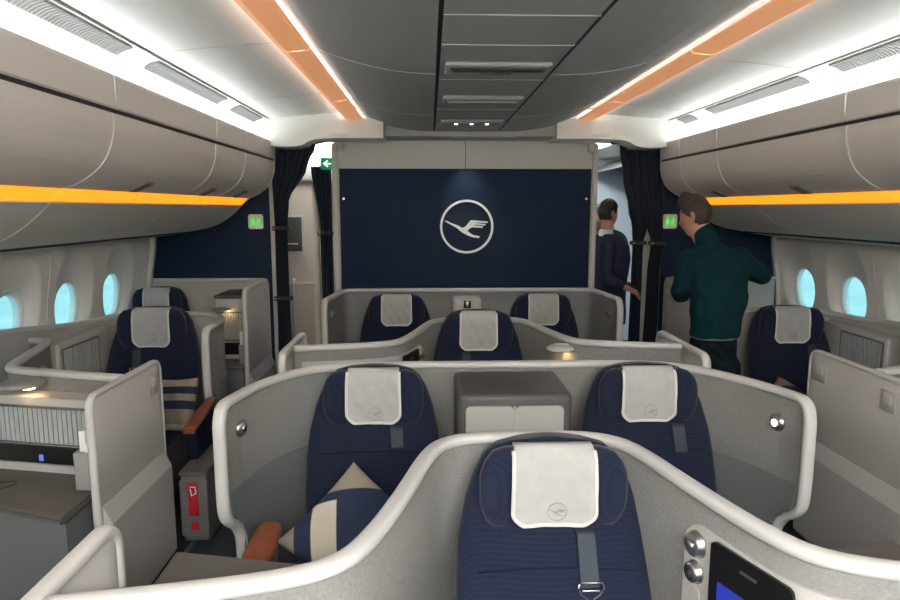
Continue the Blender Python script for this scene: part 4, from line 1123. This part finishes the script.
def limb(m, pts, rad, n=20, it=2, fl=None):
    q = chaikin([tuple(p)+(r,) for p, r in zip(pts, rad)], it)
    P = [Vector(v[:3]) for v in q]; R = [v[3] for v in q]
    rings = []
    def ring(c, T, r):
        u = T.cross(Vector((.13, .2, 1))).normalized(); w = T.cross(u).normalized()
        return [tuple(c+u*r*math.cos(2*PI*i/n)+w*r*math.sin(2*PI*i/n)) for i in range(n)]
    k = len(P)
    T0 = (P[1]-P[0]).normalized(); T1 = (P[-1]-P[-2]).normalized()
    for a in (80, 50, 25): rings.append(ring(P[0]-T0*R[0]*math.sin(math.radians(a)), T0, R[0]*math.cos(math.radians(a))))
    for i in range(k):
        T = (P[min(i+1, k-1)]-P[max(i-1, 0)]).normalized(); rings.append(ring(P[i], T, R[i]))
    for a in (25, 50, 80): rings.append(ring(P[-1]+T1*R[-1]*math.sin(math.radians(a)), T1, R[-1]*math.cos(math.radians(a))))
    m.loft(rings)
def torso(m, secs, rot, n=28):
    """secs: (x, y, z, half width, half depth); width axis turned by rot about z"""
    c, s = math.cos(rot), math.sin(rot); rings = []
    for x, y, z, hw, hd in secs:
        r = []
        for i in range(n):
            a = 2*PI*i/n; u = hw*math.copysign(abs(math.cos(a))**.85, math.cos(a)); v = hd*math.copysign(abs(math.sin(a))**.85, math.sin(a))
            r.append((x+u*c-v*s, y+u*s+v*c, z))
        rings.append(r)
    m.loft(rings)
def hand(m, wrist, direction, palm_n, s=1, curl=.5):
    """palm plus four unequal curled fingers and a thumb leaving the side near its base"""
    D = Vector(direction).normalized(); N = Vector(palm_n); N = (N-D*N.dot(D)).normalized(); S = D.cross(N)
    W = Vector(wrist)
    rings = []
    for d, w, t in ((0, .026, .02), (.02, .034, .018), (.05, .042, .017), (.085, .041, .014), (.095, .036, .01)):
        rings.append([tuple(W+D*d*s+S*w*s*math.cos(2*PI*i/16)+N*t*s*math.sin(2*PI*i/16)) for i in range(16)])
    m.loft(rings)
    for off, L in ((-.031, .062), (-.0105, .075), (.0105, .080), (.031, .070)):
        base = W+D*.080*s+S*off*s; pts = [base]; ang = 0
        for f in (.4, .33, .27):
            ang += curl; pts.append(pts[-1]+(D*math.cos(ang)+N*math.sin(ang))*L*f*s)
        limb(m, pts, [.0095*s, .009*s, .008*s, .007*s], n=10, it=1)
    limb(m, [W+D*.02*s+S*.03*s, W+D*.05*s+S*.06*s+N*.012*s, W+D*.078*s+S*.068*s+N*.028*s], [.013*s, .011*s, .009*s], n=10, it=1)
def head_pt(th, ph, k=1.0):
    """th around (0 = front), ph from -90 to 90"""
    x = math.sin(th)*math.cos(ph); y = math.cos(th)*math.cos(ph); z = math.sin(ph)
    px, py, pz = .077*x, .094*y, .122*z
    if z < 0:
        t = -z; px *= 1-.30*t; py = py*(1-.18*t)+.020*t
        if y < 0: py *= 1-.25*t
    if y > .5:
        py += .020*math.exp(-((x/.16)**2))*math.exp(-(((z+.16)/.16)**2))     # nose
        py -= .010*math.exp(-(((abs(x)-.42)/.16)**2))*math.exp(-(((z-.02)/.12)**2))  # eye sockets
        py += .005*math.exp(-((x/.35)**2))*math.exp(-(((z+.46)/.06)**2))     # lips
        py -= .004*math.exp(-((x/.35)**2))*math.exp(-(((z+.55)/.05)**2))
        py += .006*math.exp(-((x/.3)**2))*math.exp(-(((z+.82)/.16)**2))      # chin
    return Vector((px*k, py*k, pz*k))
def head(m, M4):
    nt_, np_ = 40, 28; rings = []
    for j in range(np_+1):
        ph = math.radians(-88+176*j/np_)
        rings.append([tuple(M4 @ head_pt(2*PI*i/nt_, ph)) for i in range(nt_)])
    m.loft(rings)
    for sx in (-1, 1):     # ears
        pts = [(sx*.074, -.004, -.026), (sx*.084, -.014, -.01), (sx*.088, -.018, .012), (sx*.084, -.010, .028), (sx*.076, .002, .022)]
        limb(m, [M4 @ Vector(p) for p in pts], [.007, .008, .009, .008, .005], n=10, it=1)
        limb(m, [M4 @ Vector((sx*.074, 0, -.015)), M4 @ Vector((sx*.078, -.006, .015))], [.008, .009], n=10, it=0)
def unify(m, name, mt, root, vox=.008, smooth=4):
    """one continuous watertight skin from overlapping volumes"""
    s = m.build(name+'_raw', mt)
    md = s.modifiers.new('r', 'REMESH'); md.mode = 'VOXEL'; md.voxel_size = vox; md.use_smooth_shade = True
    if smooth: sm = s.modifiers.new('s', 'SMOOTH'); sm.iterations = smooth; sm.factor = .5
    dg = bpy.context.evaluated_depsgraph_get(); dg.update()
    me = bpy.data.meshes.new_from_object(s.evaluated_get(dg)); me.name = name
    old = s.data; bpy.data.objects.remove(s); bpy.data.meshes.remove(old)
    off = root.location
    for v in me.vertices: v.co -= off
    for p in me.polygons: p.use_smooth = True
    if not me.materials: me.materials.append(M[mt])
    o = bpy.data.objects.new(name, me); C.objects.link(o); o.parent = root
    return o
def hair(root, M4, mt, name='hair', quiff=0, thick=.012, low=-.38):
    m = MB(); nt_, np_ = 48, 26; rows = []
    for j in range(np_+1):
        ph = math.radians(-45+133*j/np_); row = []
        for i in range(nt_):
            th = 2*PI*i/nt_; p = head_pt(th, ph, 1.0)
            n = Vector((math.sin(th)*math.cos(ph), math.cos(th)*math.cos(ph), math.sin(ph)))
            z = math.sin(ph); f = math.cos(th)
            g = thick*(.5+.9*max(0, z))*(1+.25*math.sin(9*th+7*ph)+.2*math.sin(23*th))
            if quiff and f > 0 and z > .45: g += quiff*f*(z-.45)*1.2; n = (n+Vector((0, .6, .3))).normalized()
            row.append(M4 @ (p+n*g))
        rows.append(row)
    def keep(j, i):
        ph = -45+133*(j+.5)/np_; z = math.sin(math.radians(ph)); th = 2*PI*(i+.5)/nt_; f = math.cos(th)
        lim = low if f < -.35 else (low+(f+.35)/.5*(.10-low) if f < .15 else .10+(f-.15)/.55*.42 if f < .7 else .52)
        return z > lim
    V = {}
    def v(j, i):
        i %= nt_
        if (j, i) not in V: V[(j, i)] = m.bm.verts.new(rows[j][i])
        return V[(j, i)]
    for j in range(np_):
        for i in range(nt_):
            if keep(j, i): m.bm.faces.new([v(j, i), v(j, i+1), v(j+1, i+1), v(j+1, i)]).smooth = True
    top = [v(np_, i) for i in range(nt_)]; m.bm.faces.new(top)
    o = m.build(name, mt, root); md = o.modifiers.new('t', 'SOLIDIFY'); md.thickness = .012; md.offset = -1
    return o
def head_matrix(c, yaw, pitch=0, s=1, roll=0):
    """yaw 0 looks along +Y, positive to the left"""
    return Matrix.Translation(c) @ Matrix.Rotation(yaw, 4, 'Z') @ Matrix.Rotation(roll, 4, 'Y') @ Matrix.Rotation(pitch, 4, 'X') @ Matrix.Scale(s, 4)
def eyes(root, M4):
    for sx in (-1, 1):
        c = M4 @ Vector((sx*.031, .0775, .004)); d = (M4.to_3x3() @ Vector((0, 1, 0))).normalized()
        b = MB().lathe(c-d*.010, d, [(0, 0), (.008, .002), (.011, .008), (.009, .0125), (0, .014)], 12).build('eye', 'eye_white', root)
        MB().lathe(c+d*.002, d, [(0, 0), (.0048, 0), (.0044, .0022), (0, .0025)], 12).build('iris', 'black', b)

# man in a green roll-neck sweater, seen from behind
R_ = math.radians
t = thing('person', (1.38, 3.85, 0), 'man in dark green roll-neck sweater and dark jeans, seen from behind in the right aisle', 'person')
rot = R_(14)
HM = head_matrix((1.297, 3.965, 1.795), R_(50), R_(-14), 1.0)
b = MB(); head(b, HM)
limb(b, [(1.40, 3.88, 1.52), (1.36, 3.915, 1.62), (1.325, 3.945, 1.70), (1.305, 3.955, 1.76)], [.08, .064, .060, .062])
torso(b, [(1.385, 3.83, .82, .12, .10), (1.39, 3.83, .95, .14, .10), (1.40, 3.84, 1.12, .135, .10), (1.42, 3.86, 1.35, .17, .11), (1.41, 3.875, 1.52, .16, .09), (1.39, 3.89, 1.58, .08, .06)], rot)
armL = [(1.245, 3.89, 1.535), (1.215, 3.885, 1.44), (1.205, 3.92, 1.345), (1.25, 4.04, 1.30), (1.31, 4.14, 1.285)]
armR = [(1.555, 3.90, 1.545), (1.625, 3.90, 1.485), (1.745, 3.93, 1.425), (1.71, 4.06, 1.44), (1.64, 4.17, 1.46)]
for a in (armL, armR): limb(b, a, [.06, .05, .042, .036, .026])
hand(b, (1.31, 4.14, 1.285), (.5, .6, 0), (.3, -.3, 1), curl=.4); hand(b, (1.64, 4.17, 1.46), (-.3, .9, .1), (0, 0, -1), curl=.4)
legs = [[(1.315, 3.83, .88), (1.31, 3.84, .68), (1.33, 3.86, .47), (1.33, 3.83, .28), (1.33, 3.80, .10)], [(1.465, 3.84, .88), (1.475, 3.86, .68), (1.50, 3.88, .47), (1.50, 3.85, .28), (1.50, 3.83, .10)]]
for l in legs: limb(b, l, [.085, .075, .055, .05, .035])
unify(b, 'body', 'skin', t, .007, 3)
s = MB()
torso(s, [(1.395, 3.835, 1.075, .138, .115), (1.395, 3.835, 1.09, .145, .12), (1.40, 3.838, 1.12, .149, .12), (1.41, 3.845, 1.2, .158, .12), (1.42, 3.86, 1.32, .178, .125), (1.415, 3.87, 1.44, .186, .12), (1.41, 3.88, 1.53, .185, .105), (1.395, 3.89, 1.59, .13, .085), (1.37, 3.905, 1.63, .075, .07)], rot)
for a in (armL, armR): limb(s, a, [.072, .064, .054, .048, .040])
limb(s, [(1.375, 3.90, 1.58), (1.355, 3.915, 1.64), (1.335, 3.935, 1.70)], [.078, .069, .066])
o = unify(s, 'sweater', 'sweater', t, .008, 5)
o.data.materials[0] = M['sweater']
for v in o.data.vertices:
    c = v.co; k = .006 if c.z < 1.35 else .003
    n = math.sin(38*c.z+9*c.x+3*math.sin(14*c.x))*math.sin(7*c.x+5*c.y)
    v.co += v.normal*k*n
tr = MB(); torso(tr, [(1.388, 3.835, .62, .11, .09), (1.388, 3.835, .80, .145, .115), (1.388, 3.835, .88, .150, .118), (1.39, 3.835, 1.0, .142, .114), (1.395, 3.835, 1.10, .134, .110)], rot)
for l in legs: limb(tr, l, [.105, .092, .072, .066, .058])
unify(tr, 'trousers', 'jeans', t, .01, 3)
MB().sweep([(1.395+.141*math.cos(a)*math.cos(rot)-.116*math.sin(a)*math.sin(rot), 3.835+.141*math.cos(a)*math.sin(rot)+.116*math.sin(a)*math.cos(rot), 1.078) for a in [2*PI*i/32 for i in range(33)]], (0, 0, 1), .012, .008).build('sweater_hem', 'taupe', t)
for l in legs:
    x, y = l[-1][0], l[-1][1]; m = MB(); m.loft([[(x+w*math.cos(q), yy+.0, max(0.004, hh+h2*math.sin(q))) for q in [2*PI*i/16 for i in range(16)]] for yy, w, hh, h2 in ((y-.10, .02, .04, .03), (y-.09, .035, .05, .045), (y, .042, .055, .05), (y+.10, .048, .04, .035), (y+.17, .035, .03, .025), (y+.19, .012, .025, .015))]); m.build('shoe', 'leather_black', t)
hair(t, HM, 'hair_brown', quiff=.05, thick=.013)
eyes(t, HM)

# man in a navy suit in the doorway
t = thing('person', (1.30, 5.88, 0), 'man in navy suit with hand out, standing in the right doorway by the curtain', 'person')
HM = head_matrix((1.285, 5.90, 1.795), R_(-66), R_(-4), 1.0)
rot = R_(-62)
b = MB(); head(b, HM)
limb(b, [(1.29, 5.89, 1.50), (1.285, 5.89, 1.60), (1.28, 5.895, 1.72)], [.075, .06, .058])
torso(b, [(1.30, 5.90, .9, .13, .10), (1.31, 5.90, 1.15, .14, .10), (1.31, 5.90, 1.4, .17, .11), (1.29, 5.90, 1.52, .10, .07)], rot)
aR = [(1.24, 5.72, 1.50), (1.225, 5.68, 1.38), (1.22, 5.66, 1.24), (1.29, 5.58, 1.195), (1.36, 5.51, 1.17)]
aL = [(1.375, 6.06, 1.50), (1.40, 6.10, 1.34), (1.42, 6.10, 1.16), (1.50, 6.06, 1.12), (1.56, 6.02, 1.12)]
for a in (aR, aL): limb(b, a, [.06, .05, .042, .036, .027])
hand(b, aR[-1], (.75, -.25, -.35), (.2, .2, -1), curl=.35, s=1.05); hand(b, aL[-1], (.8, -.3, 0), (0, 0, -1), curl=.4)
legs = [[(1.29, 5.82, .88), (1.30, 5.81, .5), (1.29, 5.80, .10)], [(1.33, 5.98, .88), (1.34, 5.99, .5), (1.33, 5.99, .10)]]
for l in legs: limb(b, l, [.085, .055, .035])
unify(b, 'body', 'skin', t, .007, 3)
s = MB(); torso(s, [(1.31, 5.89, .80, .175, .135), (1.31, 5.89, .9, .18, .135), (1.31, 5.89, 1.05, .17, .125), (1.315, 5.89, 1.2, .175, .125), (1.315, 5.89, 1.40, .21, .135), (1.305, 5.89, 1.52, .205, .12), (1.295, 5.89, 1.59, .15, .09), (1.285, 5.89, 1.62, .09, .072)], rot)
aR2 = aR[:4]+[(1.33, 5.54, 1.182)]
for a in (aR2, aL[:4]+[(1.54, 6.03, 1.12)]): limb(s, a, [.078, .070, .060, .052, .044])
unify(s, 'suit_jacket', 'suit', t, .009, 4)
MB().loft([[(1.282+r*math.cos(q), 5.893+r*math.sin(q), z) for q in [2*PI*i/20 for i in range(20)]] for z, r in ((1.60, .080), (1.655, .070), (1.66, .062), (1.605, .062))], cap=False).build('shirt_collar', 'shirt', t)
limb(sc_ := MB(), [(1.33, 5.84, 1.64), (1.40, 5.81, 1.60), (1.425, 5.79, 1.51), (1.44, 5.80, 1.42)], [.02, .03, .03, .022]); sc_.build('scarf', 'scarf', t)
tr = MB()
torso(tr, [(1.31, 5.89, .7, .13, .10), (1.31, 5.89, .92, .15, .11)], rot)
for l in legs: limb(tr, l, [.10, .075, .058])
unify(tr, 'trousers', 'suit', t, .012, 3)
for l in legs:
    x, y = l[-1][0], l[-1][1]; m = MB(); m.loft([[(xx, y+w*math.cos(q), max(.004, hh+h2*math.sin(q))) for q in [2*PI*i/16 for i in range(16)]] for xx, w, hh, h2 in ((x-.10, .02, .04, .03), (x-.09, .035, .05, .045), (x, .042, .055, .05), (x+.10, .048, .04, .035), (x+.17, .035, .03, .025), (x+.19, .012, .025, .015))]); m.build('shoe', 'leather_black', t)
hair(t, HM, 'hair_dark', thick=.012, low=-.45); eyes(t, HM)

# a third person half hidden by the bulkhead edge
t = thing('person', (1.33, 6.65, 0), 'person in dark suit mostly hidden between bulkhead edge and suited man', 'person')
HM = head_matrix((1.365, 6.62, 1.745), R_(165), 0, 1.0)
b = MB(); head(b, HM); limb(b, [(1.355, 6.65, 1.45), (1.36, 6.65, 1.55), (1.36, 6.64, 1.68)], [.07, .058, .056])
torso(b, [(1.35, 6.65, .9, .13, .10), (1.35, 6.65, 1.2, .14, .10), (1.35, 6.65, 1.4, .16, .10), (1.355, 6.65, 1.48, .09, .07)], 0)
for sx in (-1, 1):
    a = [(1.35+sx*.18, 6.65, 1.40), (1.35+sx*.21, 6.66, 1.15), (1.35+sx*.20, 6.62, .90)]; limb(b, a, [.055, .04, .026]); hand(b, a[-1], (0, -.1, -1), (0, -1, 0), curl=.3)
legs = [[(1.35+sx*.09, 6.65, .85), (1.35+sx*.09, 6.65, .48), (1.35+sx*.09, 6.65, .10)] for sx in (-1, 1)]
for l in legs: limb(b, l, [.08, .055, .035])
unify(b, 'body', 'skin', t, .008, 3)
s = MB(); torso(s, [(1.35, 6.65, .78, .17, .125), (1.35, 6.65, 1.1, .16, .12), (1.35, 6.65, 1.36, .195, .125), (1.352, 6.65, 1.46, .15, .10), (1.355, 6.65, 1.51, .08, .07)], 0)
for sx in (-1, 1): limb(s, [(1.35+sx*.18, 6.65, 1.40), (1.35+sx*.21, 6.66, 1.15), (1.35+sx*.20, 6.625, .94)], [.07, .06, .045])
unify(s, 'suit_jacket', 'suit', t, .01, 4)
tr = MB(); torso(tr, [(1.35, 6.65, .7, .13, .10), (1.35, 6.65, .86, .15, .11)], 0)
for l in legs: limb(tr, l, [.095, .072, .056])
unify(tr, 'trousers', 'suit', t, .012, 3)
for l in legs:
    x, y = l[-1][0], l[-1][1]; MB().box((x-.045, y-.18, .002), (x+.045, y+.09, .085), .03, seg=3).build('shoe', 'leather_black', t)
hair(t, HM, 'hair_dark', thick=.012, low=-.3); eyes(t, HM)
# ------------------------------------------------------------------ outside
o = MB().box((-60, -40, -4.1), (60, 80, -4.0)).build('apron_ground', 'apron'); put(o, kind='structure')

# ------------------------------------------------------------------ world, camera, view
W = bpy.data.worlds.new('sky'); bpy.context.scene.world = W; W.use_nodes = True
nt = W.node_tree; bg = nt.nodes['Background']
tc = nt.nodes.new('ShaderNodeTexCoord'); sp = nt.nodes.new('ShaderNodeSeparateXYZ'); rp = nt.nodes.new('ShaderNodeValToRGB')
nt.links.new(tc.outputs['Generated'], sp.inputs[0])
ma = nt.nodes.new('ShaderNodeMath'); ma.operation = 'MULTIPLY_ADD'; ma.inputs[1].default_value = .5; ma.inputs[2].default_value = .5
nt.links.new(sp.outputs['Z'], ma.inputs[0]); nt.links.new(ma.outputs[0], rp.inputs[0])
rp.color_ramp.elements[0].position = .49; rp.color_ramp.elements[0].color = (.45, .62, .65, 1)
rp.color_ramp.elements[1].position = .52; rp.color_ramp.elements[1].color = (.62, .86, .90, 1)
nt.links.new(rp.outputs[0], bg.inputs['Color']); bg.inputs['Strength'].default_value = .8

l = bpy.data.lights.new('emblem_spot', 'SPOT'); l.energy = 6; l.spot_size = R_(70); l.spot_blend = 1; l.shadow_soft_size = .02; l.color = (1, .98, .92)
lo = bpy.data.objects.new('emblem_spot', l); C.objects.link(lo); lo.location = (-.01, 5.47, 2.40); lo.rotation_euler = (R_(14), 0, 0)
cam = bpy.data.cameras.new('camera'); cam.sensor_width = 36; cam.lens = 26; cam.clip_start = .02
co = bpy.data.objects.new('camera', cam); C.objects.link(co)
co.location = (-.33, 0, 1.85); co.rotation_euler = (math.radians(90-8.05), 0, math.radians(-1.76))
sc = bpy.context.scene; sc.camera = co
sc.view_settings.view_transform = 'Standard'; sc.view_settings.look = 'None'; sc.view_settings.gamma = 1
sc.view_settings.exposure = 1.2
sc.cycles.use_denoising = True
sc.cycles.max_bounces = 10; sc.cycles.diffuse_bounces = 6
